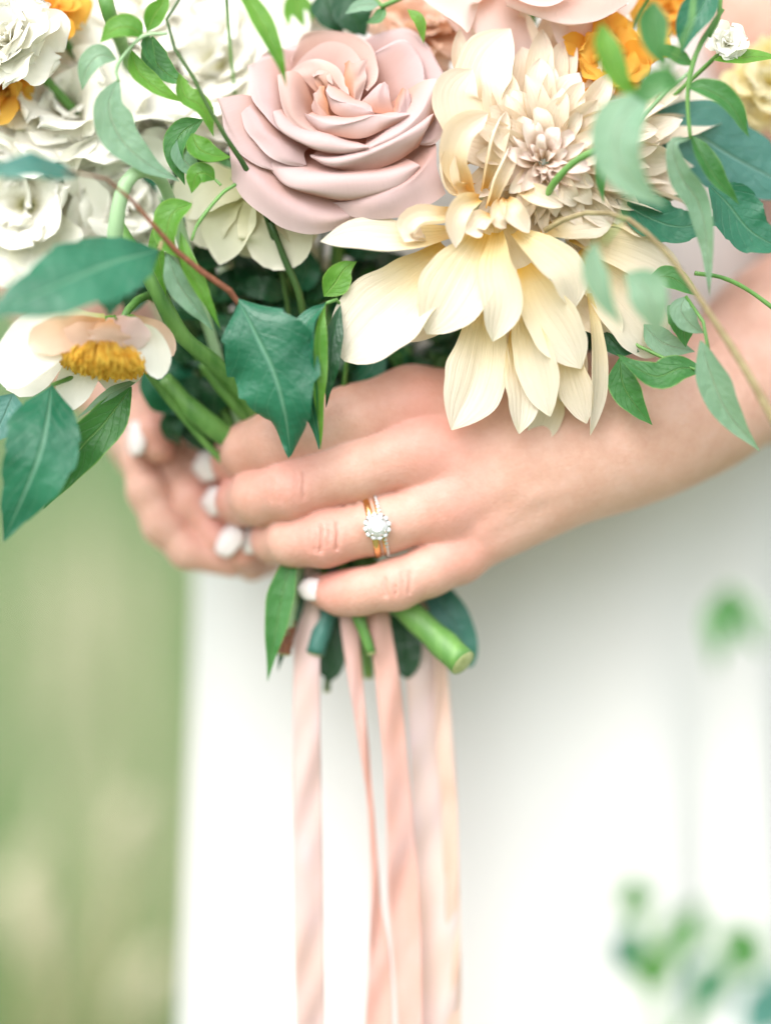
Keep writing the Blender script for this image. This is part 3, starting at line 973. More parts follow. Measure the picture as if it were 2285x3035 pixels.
# ------------------------------------------------------------------ the dusty pink rose
BIND = (640, 1120)          # where the stems pass through the hands
rose = thing('rose', 'large open dusty pink rose beside the cream dahlia', 'rose', PV(690, 1150, 400))
RP = [
 # outer petals first; each: curves from the base to the rolled edge (photograph pixels, depth)
 ([[(900,430,210),(960,450,210),(1020,470,200),(1060,480,200)], [(705,430,100),(800,495,70),(900,560,60),(1060,590,70)],
   [(683,452,45),(765,535,8),(855,605,0),(960,640,5),(1062,632,30)], [(684,535,50),(720,585,25),(790,640,20),(845,679,22),(940,694,25),(1068,655,45)]], 0),
 ([[(1010,450,210),(1100,450,200),(1200,420,200)], [(985,585,70),(1100,560,25),(1220,510,25),(1285,420,80)],
   [(978,601,45),(1085,598,-8),(1200,560,-10),(1298,495,35)], [(988,608,52),(1060,642,15),(1190,646,8),(1265,612,25),(1322,572,48)]], 0),
 ([[(900,380,210),(930,420,210),(950,440,200)], [(750,285,120),(790,380,80),(860,465,70)],
   [(668,290,110),(690,370,70),(740,450,35),(820,500,30)], [(638,288,122),(652,335,105),(664,385,75),(700,440,45),(760,486,28),(812,508,32)]], 0),
 ([[(905,380,190),(930,400,190),(950,420,185)], [(760,312,100),(815,380,60),(905,450,50)],
   [(738,316,80),(785,392,22),(850,452,8),(908,484,26)], [(714,335,78),(738,395,38),(790,455,10),(850,493,14),(900,497,32)]], 0),
 ([[(925,370,180),(940,380,180),(955,395,175)], [(835,190,160),(835,270,120),(855,350,80)],
   [(770,185,150),(772,260,105),(812,345,50)], [(731,195,152),(740,240,125),(752,300,88),(790,348,48),(832,388,32)]], 0),
 ([[(930,360,210),(960,360,210),(980,360,210)], [(800,200,210),(850,180,210),(900,160,210)],
   [(735,200,200),(790,155,215),(860,135,220),(900,140,215)]], 0),
 ([[(1000,380,230),(1050,390,230),(1100,400,220)], [(1050,200,200),(1150,220,190),(1230,310,140)],
   [(1065,130,205),(1150,105,195),(1250,150,165),(1310,260,110),(1285,390,75)], [(1068,120,212),(1140,92,205),(1210,84,195),(1266,130,175),(1292,175,150),(1322,235,122),(1334,300,95),(1305,405,68)]], 0),
 ([[(1000,380,200),(1060,385,200),(1100,395,190)], [(1080,220,160),(1150,250,150),(1195,310,115)],
   [(1105,165,155),(1185,130,148),(1228,172,135),(1248,235,105),(1236,330,60)], [(1100,160,162),(1190,119,152),(1240,166,142),(1262,230,110),(1256,300,76),(1236,345,52)]], 0),
 ([[(1050,420,200),(1080,425,200),(1110,420,200)], [(1200,405,100),(1240,370,100),(1250,300,115)],
   [(1225,422,60),(1272,412,50),(1305,340,75),(1310,260,100)], [(1235,428,62),(1282,426,55),(1314,390,60),(1330,320,82),(1326,255,108)]], 0),
 ([[(950,430,190),(1000,440,190),(1080,430,190)], [(850,468,75),(920,480,65),(1020,495,55),(1120,490,55),(1200,465,65)],
   [(798,478,42),(860,503,8),(940,517,-22),(1020,525,-28),(1110,518,-24),(1190,501,-8),(1240,489,26)],
   [(800,497,46),(850,548,2),(935,568,-26),(1020,575,-28),(1110,566,-24),(1190,545,-4),(1242,500,30)],
   [(812,510,66),(872,562,26),(940,581,4),(1020,593,2),(1110,583,8),(1190,560,22),(1240,508,46)]], 0),
 ([[(980,400,160),(1010,400,160),(1040,400,160)], [(935,452,55),(1000,452,45),(1100,427,45),(1200,378,55)],
   [(920,459,12),(960,469,-18),(1010,468,-28),(1090,446,-24),(1180,404,-8),(1250,363,12),(1276,340,32)],
   [(922,466,12),(965,486,-20),(1015,487,-31),(1095,465,-25),(1185,428,-9),(1255,393,11),(1279,352,31)],
   [(940,474,44),(980,496,14),(1030,508,12),(1100,504,18),(1180,476,32),(1240,436,46)]], 0),
 ([[(1000,380,180),(1030,385,175),(1050,390,175)], [(1080,400,85),(1150,345,85),(1225,255,95)],
   [(1080,438,-8),(1160,394,2),(1230,338,22),(1270,268,42),(1300,233,62)], [(1092,448,-14),(1180,402,-4),(1250,342,16),(1287,282,36),(1309,246,56)],
   [(1125,462,30),(1205,424,36),(1272,374,46),(1304,304,66),(1320,262,80)]], 0),
 ([[(960,380,150),(1000,390,150),(1030,390,150)], [(860,328,85),(900,366,55),(960,388,45),(1040,408,45)],
   [(820,329,52),(853,366,7),(897,389,-13),(953,406,-23),(1020,422,-28),(1086,431,-24)],
   [(811,339,52),(828,381,2),(873,413,-17),(937,438,-27),(1020,449,-31),(1090,439,-26)],
   [(832,356,76),(850,396,34),(892,424,14),(950,449,8),(1020,460,8),(1082,450,14)]], 0),
 ([[(950,360,140),(965,375,140),(985,385,140)], [(893,225,115),(903,285,92),(912,340,72),(965,388,52)],
   [(852,212,108),(857,285,42),(882,348,12),(952,400,0)], [(827,222,116),(831,300,54),(856,353,24),(906,396,8),(964,411,8)]], 1),
 ([[(960,370,190),(1000,370,190),(1040,370,180)], [(880,220,200),(970,195,200),(1062,255,150)],
   [(866,175,188),(915,112,192),(1000,108,188),(1078,135,165),(1110,190,125),(1084,265,78)],
   [(860,188,180),(880,140,190),(908,98,186),(1000,96,182),(1083,124,162),(1121,185,122),(1117,240,92),(1086,274,72)]], 1),
 ([[(970,360,160),(1000,360,160),(1030,360,160)], [(900,240,160),(980,215,160),(1042,265,120)],
   [(862,204,152),(905,154,152),(965,127,152),(1030,140,132),(1070,180,112),(1086,230,82),(1072,290,62)]], 1),
 ([[(1018,188,112),(1022,240,85),(1042,305,62)], [(1038,180,85),(1044,240,58),(1052,304,50)], [(1060,184,84),(1062,240,62),(1058,304,54)], [(1090,176,110),(1082,240,76),(1066,304,62)]], 1),
 ([[(1045,322,52),(1110,334,42),(1168,338,52)], [(1078,292,62),(1115,286,44),(1156,290,56)], [(1124,250,74),(1138,243,66),(1149,250,74)]], 0),
 ([[(1165,337,52),(1175,292,62),(1190,262,74)], [(1182,337,36),(1196,296,44),(1208,268,66)], [(1206,342,48),(1216,302,62),(1222,276,84)]], 0),
 ([[(980,350,120),(1005,350,120),(1030,350,120)], [(930,333,65),(990,342,45),(1060,342,45),(1130,332,55)],
   [(908,337,32),(950,355,7),(1010,361,-6),(1070,353,-3),(1112,339,12),(1165,342,12),(1206,337,32)],
   [(907,346,30),(950,365,3),(1010,371,-11),(1070,363,-7),(1115,349,6),(1170,351,6),(1211,343,26)],
   [(922,374,46),(960,398,14),(1020,408,-1),(1080,403,4),(1140,388,14),(1200,362,34)]], 1),
 ([[(990,340,110),(1010,340,105),(1040,340,105)], [(980,248,85),(1030,278,65),(1085,308,65)], [(965,264,52),(985,286,27),(1025,304,17),(1065,317,22),(1107,327,32)],
   [(966,272,50),(986,295,24),(1026,312,13),(1066,325,18),(1108,334,30)], [(972,305,50),(988,334,30),(1030,348,19),(1080,348,24),(1112,343,36)]], 1),
 ([[(962,252,75),(967,300,54),(988,354,48)], [(942,262,76),(938,300,44),(957,352,34)], [(929,284,86),(926,320,66),(944,357,54)]], 1),
 ([[(985,310,100),(1010,310,95),(1035,312,88)], [(900,238,118),(960,226,88),(1012,268,66)], [(858,214,126),(900,184,124),(950,174,112),(1000,200,92),(1031,258,72),(1040,298,60)]], 1),
 ([[(975,290,95),(990,295,90),(1005,300,85)], [(930,240,95),(955,235,78),(985,262,66)], [(925,224,100),(945,208,94),(972,214,80),(990,248,66)], [(930,232,88),(948,220,82),(968,226,70),(982,252,62)]], 1),
]
for cs, k in RP:
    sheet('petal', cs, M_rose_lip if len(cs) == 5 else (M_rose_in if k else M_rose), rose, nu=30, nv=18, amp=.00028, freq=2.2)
# receptacle that carries the petals, and the stem
link('receptacle', tube_mesh('receptacle', pts_of([(1000, 360, 235), (1005, 420, 265), (1010, 500, 300), (1010, 560, 330)], False), [.010, .0165, .013, .004], 10, 14), M_rose, rose)
tube('stem', [(736, 405, 330), (725, 600, 380), (700, 900, 390), (690, 1150, 380), (700, 1300, 340)], 16, M_stem, rose)

# ------------------------------------------------------------------ the cream dahlia
dah = thing('dahlia', 'large cream dahlia with long drooping petals and peach heart', 'dahlia', PV(760, 1150, 400))
LOWER = [
 # mid line, half width, profile, extra
 ([(1345,690,70),(1200,712,10),(1060,706,-12),(950,716,8)], 72, 'petal', dict(cup=.25, N=(.1,-.8,.6))),
 ([(1335,745,85),(1230,850,35),(1110,955,10),(1012,1062,22)], 128, 'blunt', dict(cup=.12, N=(-.25,-1,.1), ripple=.03)),
 ([(1432,690,55),(1382,790,5),(1328,890,-18),(1265,990,5)], 112, 'petal', dict(cup=.16, N=(.05,-1,.05))),
 ([(1440,880,90),(1428,1010,62),(1402,1140,52),(1338,1274,50)], 100, 'petal', dict(cup=-.12, fold=.28, N=(.1,-1,0))),
 ([(1478,690,30),(1478,800,-18),(1492,900,-26),(1460,1012,-2)], 66, 'petal', dict(cup=.5, N=(-.5,-1,0), tw=(0,25))),
 ([(1525,690,22),(1595,745,-18),(1668,815,-24),(1702,915,8)], 72, 'petal', dict(cup=.35, N=(.25,-1,.45))),
 ([(1555,790,42),(1605,900,12),(1662,990,4),(1722,1092,18)], 84, 'petal', dict(cup=.3, N=(-.2,-1,.1))),
 ([(1545,880,54),(1572,1000,30),(1604,1120,24),(1630,1235,32)], 68, 'petal', dict(cup=.22, fold=.12, N=(-.35,-1,0))),
 ([(1525,970,78),(1535,1080,58),(1548,1180,50),(1538,1286,54)], 58, 'petal', dict(cup=.12, fold=.2, N=(.2,-1,0))),
 ([(1670,1000,60),(1690,1080,50),(1712,1160,50),(1738,1255,62)], 56, 'petal', dict(cup=.3, N=(-.4,-1,0))),
 ([(1740,870,40),(1756,1000,30),(1758,1130,36),(1748,1290,60)], 40, 'petal', dict(cup=.6, N=(.75,-.7,0))),
 ([(1650,1130,130),(1622,1230,140),(1572,1318,160)], 50, 'petal', dict(cup=.2, N=(.2,-1,.2))),
 ([(1600,690,55),(1700,682,26),(1810,668,50)], 66, 'petal', dict(cup=.3, N=(.1,-.8,.6))),
 ([(1700,760,90),(1820,880,80),(1905,980,95),(1945,1052,125)], 98, 'blunt', dict(cup=.2, N=(.2,-1,.1))),
 ([(1690,700,80),(1820,740,70),(1960,800,100),(2020,850,130)], 80, 'petal', dict(cup=.25, N=(.1,-1,.4))),
 ([(1760,640,110),(1860,640,110),(1990,680,150)], 80, 'petal', dict(cup=.25, N=(.1,-1,.4))),
 ([(1640,800,90),(1720,900,70),(1790,960,70),(1800,1040,90)], 66, 'petal', dict(cup=.3, N=(.0,-1,.1))),
 ([(1420,760,110),(1330,860,90),(1250,940,80),(1180,1010,90)], 90, 'petal', dict(cup=.15, N=(-.1,-1,.1))),
 ([(1500,860,100),(1480,980,92),(1470,1080,92),(1450,1180,100)], 70, 'petal', dict(cup=.15, N=(0,-1,.0))),
 ([(1480,650,80),(1520,740,52),(1560,830,44),(1600,920,52)], 72, 'petal', dict(cup=.2, N=(0,-1,.1))),
 ([(1420,640,90),(1440,740,70),(1460,830,66),(1470,920,72)], 72, 'petal', dict(cup=.2, N=(0,-1,.1))),
 ([(1600,880,100),(1650,1000,90),(1680,1100,90),(1660,1190,100)], 70, 'petal', dict(cup=.15, N=(0,-1,.0))),
]
for p_, w_, pf, kw in LOWER:
    kw['fold'] = kw.get('fold', 0) + .12
    blade('petal', p_, w_ * .93, M_dahl, dah, v=False, prof=pf, nl=24, nw=14, **kw)
UPPER = [
 ([(1385,570,70),(1345,480,18),(1365,390,0),(1445,335,10)], 68, 'quill', dict(cup=.2, roll=1.5, N=(.1,-1,.1), tw=(20,-10))),
 ([(1400,480,110),(1370,380,60),(1350,280,45),(1400,205,40)], 80, 'petal', dict(cup=.35, N=(.25,-1,.1))),
 ([(1450,420,130),(1420,300,95),(1440,190,95),(1512,85,110)], 84, 'petal', dict(cup=.3, N=(-.1,-1,.0))),
 ([(1400,330,140),(1370,240,130),(1355,160,130),(1362,85,135)], 34, 'petal', dict(cup=.6, N=(.6,-1,.0))),
 ([(1470,470,110),(1478,370,70),(1470,260,70),(1430,185,95)], 62, 'petal', dict(cup=.4, N=(.4,-1,.0))),
 ([(1520,400,140),(1540,300,120),(1560,200,120),(1545,140,140)], 62, 'petal', dict(cup=.4, N=(.3,-1,.0))),
 ([(1430,560,70),(1450,470,20),(1470,400,10),(1500,330,25)], 46, 'quill', dict(roll=1.8, N=(.5,-1,.0))),
 ([(1445,610,55),(1470,540,10),(1500,480,0),(1512,430,12)], 44, 'quill', dict(roll=2.0, N=(.4,-1,.1))),
 ([(1350,640,80),(1300,655,10),(1240,660,-12),(1215,700,5),(1265,715,35)], 52, 'quill', dict(roll=1.4, N=(.1,-.8,.6))),
 ([(1420,590,50),(1370,610,-10),(1342,660,-26),(1350,735,-12)], 46, 'petal', dict(roll=1.3, N=(.3,-1,.2))),
 ([(1455,640,30),(1430,655,-14),(1410,680,-22),(1430,690,-16)], 42, 'round', dict(roll=1.0, N=(-.1,-.9,.4))),
 ([(1500,590,30),(1510,620,-14),(1525,650,-24),(1568,690,-8)], 44, 'petal', dict(roll=1.2, N=(0,-.9,.4))),
 ([(1540,560,40),(1570,580,0),(1610,600,-8),(1668,612,4)], 46, 'petal', dict(roll=1.1, N=(-.1,-.9,.5))),
 ([(1490,590,40),(1480,630,-8),(1478,660,-18),(1500,676,-10)], 34, 'petal', dict(roll=1.5, N=(-.2,-1,.3))),
 ([(1400,560,80),(1340,560,30),(1318,500,20),(1330,430,30)], 50, 'quill', dict(roll=1.9, N=(.3,-1,.0))),
]
for p_, w_, pf, kw in UPPER:
    blade('petal', p_, w_, M_dahl_in, dah, v=False, prof=pf, nl=20, nw=12, **kw)
# rings of petals round the heart; the flower faces right and up, so the far half is longer
ctr = P(1612, 478, 95)
nax = np.array((.30, -.85, .42)); nax /= np.linalg.norm(nax)
rr_ = random.Random(21)
HX, HY = 1610, 482
for tip_r, cnt, d0, d1, w_, lo, hi, mt in ((490, 19, 180, 195, 58, -122, 62, M_dahl_in), (415, 23, 150, 135, 50, -150, 80, M_dahl_in), (335, 27, 122, 84, 46, -180, 160, M_dahl_in),
                                   (262, 23, 98, 46, 40, -180, 168, M_dahl_in), (196, 18, 76, 22, 33, -180, 168, M_dahl_in), (138, 14, 58, 6, 26, -180, 160, M_dahl_c),
                                   (90, 10, 44, -2, 20, -180, 150, M_dahl_c), (50, 6, 34, -6, 15, -180, 140, M_dahl_c)):
    for i in range(cnt):
        an = math.radians(lo + (hi - lo) * (i + .5) / cnt + rr_.uniform(-7, 7))
        ca, sa = math.cos(an), math.sin(an)
        sx = 1.0 if ca > 0 else .80
        sy = .92 if sa < 0 else .8
        R_ = tip_r * rr_.uniform(.86, 1.12)
        tx, ty = HX + R_ * ca * sx, HY + R_ * sa * sy
        px_, py_ = -sa, ca
        bd = rr_.uniform(-.10, .10) * R_
        pt = lambda f, dd: (HX + R_ * f * ca * sx + px_ * bd * f * (1 - f) * 2.5, HY + R_ * f * sa * sy + py_ * bd * f * (1 - f) * 2.5, dd)
        dj = rr_.uniform(-14, 14)
        P4 = [pt(.22, d0 + 20), pt(.5, d0 * .55 + d1 * .45 + dj - 12), pt(.78, d0 * .15 + d1 * .85 + dj - 14), (tx, ty, d1 + dj + rr_.uniform(-6, 22))]
        blade('petal', P4, w_ * rr_.uniform(.8, 1.2), mt, dah, v=False, prof=rr_.choice(['quill', 'petal', 'lance']), nl=14, nw=10, N=(-.35 * ca + rr_.uniform(-.3, .3) + .15, -1, .35 * sa + rr_.uniform(-.2, .3) + .1),
              cup=rr_.uniform(.05, .3), roll=rr_.uniform(.05, .9), tw=(rr_.uniform(-20, 20), rr_.uniform(-45, 45)), ripple=.10, nrip=rr_.uniform(.8, 1.6))
link('receptacle', tube_mesh('receptacle', np.array([ctr - nax * .012, ctr - nax * .022, ctr - nax * .034, ctr - nax * .042]), [.008, .016, .014, .005], 8, 14), M_creamg, dah)
tube('stem', [(1130, 420, 400), (1000, 700, 430), (850, 980, 420), (760, 1150, 390), (730, 1300, 350)], 17, M_stem, dah)

# ------------------------------------------------------------------ loose flowers made of rings of ruffled petals
def ruffled(name, label, cat, c, R, axis, mat, layers, seed, stem_to=(660, 1130), mat_in=None, wf=.72, rip=.10, group=None, stem_mat=None, centre=None, prof='round'):
    t = thing(name, label, cat, PV(stem_to[0], stem_to[1], 400), group)
    q = random.Random(seed)
    cw = PV(*c)
    Rm = R * VS * K * (1 + c[2] * K / D)
    n = np.array(axis, float); n /= np.linalg.norm(n)
    a_ = np.cross(n, (.2, .1, 1)); a_ /= np.linalg.norm(a_)
    b_ = np.cross(n, a_)
    for li, (cnt, frac, op0, off) in enumerate(layers):
        ph = q.uniform(0, 6.28)
        for i in range(cnt):
            th_ = ph + 6.2832 * i / cnt + q.uniform(-.2, .2)
            rad = a_ * math.cos(th_) + b_ * math.sin(th_)
            op = math.radians(op0 + q.uniform(-20, 18))
            Ln = Rm * frac * q.uniform(.8, 1.18)
            b0 = cw - n * Rm * off + rad * Rm * .05
            d1 = rad * math.sin(op * .6) + n * math.cos(op * .6)
            d2 = rad * math.sin(op) + n * math.cos(op)
            d3 = rad * math.sin(op + .5) + n * math.cos(op + .5)
            pts = np.array([b0, b0 + d1 * Ln * .4, b0 + d1 * Ln * .4 + d2 * Ln * .35, b0 + d1 * Ln * .4 + d2 * Ln * .35 + d3 * Ln * .28])
            Ni = n * math.sin(op) - rad * math.cos(op)
            m_ = blade_mesh('petal', pts, Ln * wf * q.uniform(.8, 1.2), prof, Ni, cup=q.uniform(.1, .4), ripple=rip, nrip=q.uniform(1.2, 2.8), nl=16, nw=14, frill=.09, seed=q.random(), tw=(q.uniform(-15, 15), q.uniform(-15, 15)))
            link('petal', m_, mat_in if (mat_in and li == len(layers) - 1) else mat, t)
    if centre:
        link('centre', tube_mesh('centre', np.array([cw - n * Rm * .1, cw + n * Rm * .05, cw + n * Rm * .12]), [Rm * .1, Rm * .14, Rm * .05], 6, 12), centre, t)
    back = cw - n * Rm * .3
    end = PV(stem_to[0], stem_to[1], 380)
    mid = (back * .5 + end * .5) + np.array((0, .015, .02))
    link('stem', tube_mesh('stem', np.array([cw - n * Rm * .1, back, mid, end]), [.0016 * min(1, R / 100), .0018 * min(1, R / 100), .002 * min(1, R / 100), .0021 * min(1, R / 100)], 16, 8), stem_mat or M_stem, t)
    return t
FULL = [(6, 1.05, 84, .22), (5, .92, 66, .12), (5, .72, 46, .05), (4, .5, 20, 0.)]
FLAT = [(5, 1.0, 82, .1), (5, .75, 58, .05), (4, .45, 25, 0.)]
WG = 'cream ruffled blooms'
ruffled('stock_flower', 'cream ruffled bloom behind the twining leafy vine', 'flower', (470, 150, 480), 201.3, (-.1, -.9, .4), M_cream, FULL, 1)
ruffled('stock_flower', 'broad cream bloom above the dusty blue leaf', 'flower', (150, 250, 340), 195.2, (-.05, -.9, .35), M_cream, FULL, 2)
ruffled('stock_flower', 'cream bloom hanging just under the dusty blue leaf', 'flower', (60, 445, 330), 164.7, (-.2, -.9, -.1), M_cream, FULL, 3)
ruffled('stock_flower', 'cream bloom with rounded petals behind the bent pale stem', 'flower', (262, 430, 360), 146.4, (.1, -.9, -.15), M_cream, FULL, 4)
gb = thing('drooping_flower', 'greenish cream bloom with drooping petals below the pink rose', 'flower', PV(660, 1130, 400))
for p_, w_, pf, kw in (([(560,395,235),(515,450,185),(492,510,172),(476,572,188)], 58, 'petal', dict(cup=.3, N=(-.3,-1,.2), ripple=.06)),
      ([(570,400,225),(585,460,165),(598,520,150),(582,580,170)], 78, 'blunt', dict(cup=.2, N=(0,-1,.2), ripple=.08)),
      ([(580,400,235),(625,450,190),(655,495,185),(675,530,205)], 62, 'petal', dict(cup=.3, N=(.3,-1,.2), ripple=.06)),
      ([(550,390,240),(480,405,200),(430,420,195),(400,470,215)], 58, 'blunt', dict(cup=.3, N=(-.2,-1,.4), ripple=.08)),
      ([(545,400,240),(480,440,205),(450,490,205),(440,535,225)], 52, 'blunt', dict(cup=.3, N=(-.2,-1,.3), ripple=.08)),
      ([(560,390,255),(550,450,225),(540,500,220),(535,555,235)], 60, 'blunt', dict(cup=.1, N=(0,-1,.2), ripple=.08))):
    blade('petal', p_, w_, M_creamg, gb, prof=pf, nl=18, nw=12, **kw)
link('receptacle', tube_mesh('receptacle', pts_of([(560,385,250),(566,395,255),(580,430,275)]), [.003,.006,.004], 8, 10), M_creamg, gb)
tube('stem', [(575,420,270),(610,560,360),(650,850,400),(660,1130,400)], 9, M_stem, gb)
ruffled('stock_flower', 'white bloom between two orange poppies', 'flower', (24, 88, 130), 108, (-.2, -.9, .2), M_cream, FULL, 6)
ruffled('stock_flower', 'cream bloom at the back, next to the thick green stalk', 'flower', (300, 50, 550), 183, (0, -.8, .5), M_cream, FULL, 7)
ruffled('stock_flower', 'small cream floret tucked behind the drooping vine leaf', 'flower', (370, 275, 420), 95.16, (.1, -.9, .1), M_cream, FLAT, 8)
ruffled('stock_flower', 'shaded cream bloom deep under the drooping greenish bloom', 'flower', (610, 610, 640), 109.8, (0, -.9, -.1), M_creamg, FLAT, 9)
ruffled('stock_flower', 'cream bloom against the top of the pink rose', 'flower', (600, 60, 580), 134.2, (0, -.9, .3), M_cream, FULL, 10)
ruffled('poppy', 'orange poppy peeking over the white bloom', 'poppy', (104, 26, 235), 84, (0, -.9, .5), M_orange, FLAT, 11, wf=.75)
ruffled('poppy', 'orange poppy half hidden below the white bloom', 'poppy', (10, 190, 240), 80, (-.2, -.9, 0), M_orange, FLAT, 12, wf=.75)
ruffled('poppy', 'yellow orange poppy between the dahlia and the hanging vine', 'poppy', (1312, 140, 165), 98, (.1, -.9, .1), M_orange, FLAT, 13, (800, 1130), wf=.75, centre=M_stamen)
ruffled('poppy', 'small apricot poppy above the hanging vine', 'poppy', (1440, 25, 330), 70, (.1, -.9, .3), M_orange, FLAT, 14, (800, 1130), wf=.75)
ruffled('ranunculus', 'pale yellow blossom against the bare upper arm', 'flower', (1655, 190, 420), 92, (.1, -.9, .2), M_yellow, FULL, 15, (820, 1130))
ruffled('white_floret', 'tiny white floret on the hanging vine', 'flower', (1570, 95, 60), 42, (0, -.9, .2), M_cream, FLAT, 16, (820, 1130))
ruffled('garden_rose', 'peach garden rose pressed between the pink rose and the blush rose', 'rose', (905, 70, 400), 125, (.1, -.8, .6), M_peach, FULL, 17, (720, 1130))
ruffled('white_floret', 'white blossom behind the right side of the dahlia', 'flower', (1440, 300, 430), 120, (.1, -.9, .2), M_cream, FULL, 18, (820, 1130))

# blush rose at the top
br = thing('rose', 'blush pink rose with wide open outer petals above the dahlia', 'rose', PV(780, 1150, 400))
for cs in (
 [[(1500,-150,200),(1560,-150,200),(1620,-150,200)], [(1300,-90,130),(1360,-30,110),(1430,0,110)], [(1235,-20,120),(1300,40,95),(1370,80,95),(1392,95,100),(1408,60,120),(1420,0,140)]],
 [[(1520,-150,190),(1580,-150,190),(1640,-150,190)], [(1400,0,150),(1470,20,140),(1540,30,150)], [(1390,60,150),(1420,115,140),(1480,160,135),(1550,185,140),(1585,150,160),(1560,60,180)]],
 [[(1540,-160,170),(1600,-160,170),(1660,-160,170)], [(1490,-30,90),(1600,-10,60),(1720,-10,70),(1820,-60,120)], [(1500,10,80),(1580,40,50),(1660,62,42),(1760,58,60),(1850,10,110)], [(1505,20,90),(1590,50,60),(1690,76,52),(1790,52,72),(1866,5,118)]],
 [[(1560,-150,200),(1620,-150,200),(1680,-150,200)], [(1620,30,140),(1690,40,130),(1770,20,150)], [(1628,70,150),(1655,125,140),(1692,152,140),(1750,110,150),(1815,70,170)]],
 [[(1540,-150,150),(1600,-150,150),(1640,-150,150)], [(1470,-80,60),(1560,-50,20),(1660,-60,30)], [(1460,-40,50),(1560,10,5),(1660,5,12),(1740,-50,50)]],
 [[(1480,-170,260),(1540,-170,260),(1600,-170,260)], [(1330,10,220),(1420,40,200),(1500,60,200)], [(1300,30,230),(1380,130,210),(1470,210,200),(1560,230,205),(1620,120,220)]],
 [[(1560,-170,260),(1620,-170,260),(1680,-170,260)], [(1700,-40,200),(1780,-60,210),(1840,-120,230)], [(1740,60,200),(1830,60,205),(1890,0,215),(1900,-80,230)]],
):
    sheet('petal', cs, M_blush, br, nu=24, nv=14, amp=.0004)
link('receptacle', tube_mesh('receptacle', pts_of([(1590, -170, 190), (1590, -110, 260), (1580, -40, 320)], False), [.014, .015, .004], 8, 12), M_blush, br)
tube('stem', [(1155, -40, 420), (1100, 400, 480), (900, 900, 450), (780, 1150, 390), (745, 1300, 350)], 15, M_stem, br)

# nodding poppy seen from the side
pp = thing('nodding_poppy', 'nodding peach and white flower showing a fringe of golden stamens', 'flower', PV(560, 1100, 380))
for p_, w_, m_, pf, kw in (
  ([(230,700,-30),(140,715,-60),(60,760,-60),(5,830,-40)], 62, M_cream, 'blunt', dict(cup=.2, ripple=.06, N=(0,-1,.2))),
  ([(230,700,-40),(180,715,-75),(110,730,-85),(62,745,-80)], 40, M_peach, 'blunt', dict(cup=.25, ripple=.08, N=(.1,-1,.2))),
  ([(220,700,0),(190,770,10),(165,830,10),(138,888,10)], 40, M_cream, 'blunt', dict(cup=.25, N=(0,-1,0))),
  ([(250,695,-40),(290,720,-60),(330,755,-60),(345,818,-50)], 34, M_cream, 'blunt', dict(cup=.4, ripple=.08, N=(.2,-1,0))),
  ([(250,695,-20),(310,705,-30),(350,730,-25),(372,770,-10)], 24, M_peach, 'blunt', dict(cup=.3, ripple=.12, N=(.2,-1,.2))),
  ([(240,690,-50),(235,712,-90),(232,732,-100),(230,750,-95)], 48, M_peach, 'round', dict(cup=-.2, ripple=.1, N=(0,-1,.3))),
  ([(230,690,-40),(270,708,-80),(290,725,-88),(304,752,-80)], 36, M_blush, 'round', dict(cup=-.1, ripple=.1, N=(0,-1,.3))),
  ([(230,695,-40),(180,708,-82),(162,728,-90),(140,755,-82)], 36, M_peach, 'round', dict(cup=-.1, ripple=.1, N=(0,-1,.3))),
  ([(240,700,40),(250,760,60),(270,800,60),(290,830,60)], 60, M_cream, 'round', dict(cup=.2, ripple=.08, N=(0,-1,.1))),
  ([(230,700,40),(120,740,50),(60,800,60),(30,850,70)], 60, M_cream, 'round', dict(cup=.2, ripple=.08, N=(0,-1,.1)))):
    blade('petal', p_, w_, m_, pp, prof=pf, nl=16, nw=10, **kw)
q = random.Random(5)
svs, sfs = [], []
for i in range(1300):
    th_ = q.uniform(0, 6.2832); ra = math.sqrt(q.random())
    tx, td = 222 + 104 * ra * math.cos(th_), -25 + 125 * ra * math.sin(th_)
    ty = 772 + 42 * math.sqrt(max(0, 1 - ra * ra)) * q.uniform(.5, 1.05) + q.uniform(-12, 10) + (tx - 222) * .10
    a_, b_ = PV(225 + (tx - 225) * .6, 735, -25 + (td + 25) * .6), PV(tx, ty, td)
    m_ = (a_ + b_) / 2 + np.array((math.cos(th_), math.sin(th_), 0)) * .0012
    tm = tube_mesh('s', np.array([a_, m_, m_ * .12 + b_ * .88, b_]), [.00012, .00012, .00014, .00050, .00042], 5, 5)
    o_ = len(svs)
    svs += [tuple(v.co) for v in tm.vertices]
    sfs += [tuple(o_ + k for k in p_.vertices) for p_ in tm.polygons]
    bpy.data.meshes.remove(tm)
st_o = link('stamen_fringe', make_mesh('stamen_fringe', svs, sfs), M_stamen, pp)
st_o['kind'] = 'stuff'
for i in range(7):
    th_ = i * .9
    blade('sepal', [(262, 690, -10), (262 + 28 * math.cos(th_), 690 + 8 * math.sin(th_), -10 + 25 * math.sin(th_)), (262 + 62 * math.cos(th_), 700 + 10 * math.sin(th_), -15 + 50 * math.sin(th_))], 11, M_green, pp, prof='ovate', nl=8, nw=4, N=(0, -.5, 1))
tube('stem', [(262, 700, 0), (285, 660, 60), (330, 640, 160), (400, 720, 240), (480, 880, 330), (600, 1120, 380)], 9, M_stem, pp)

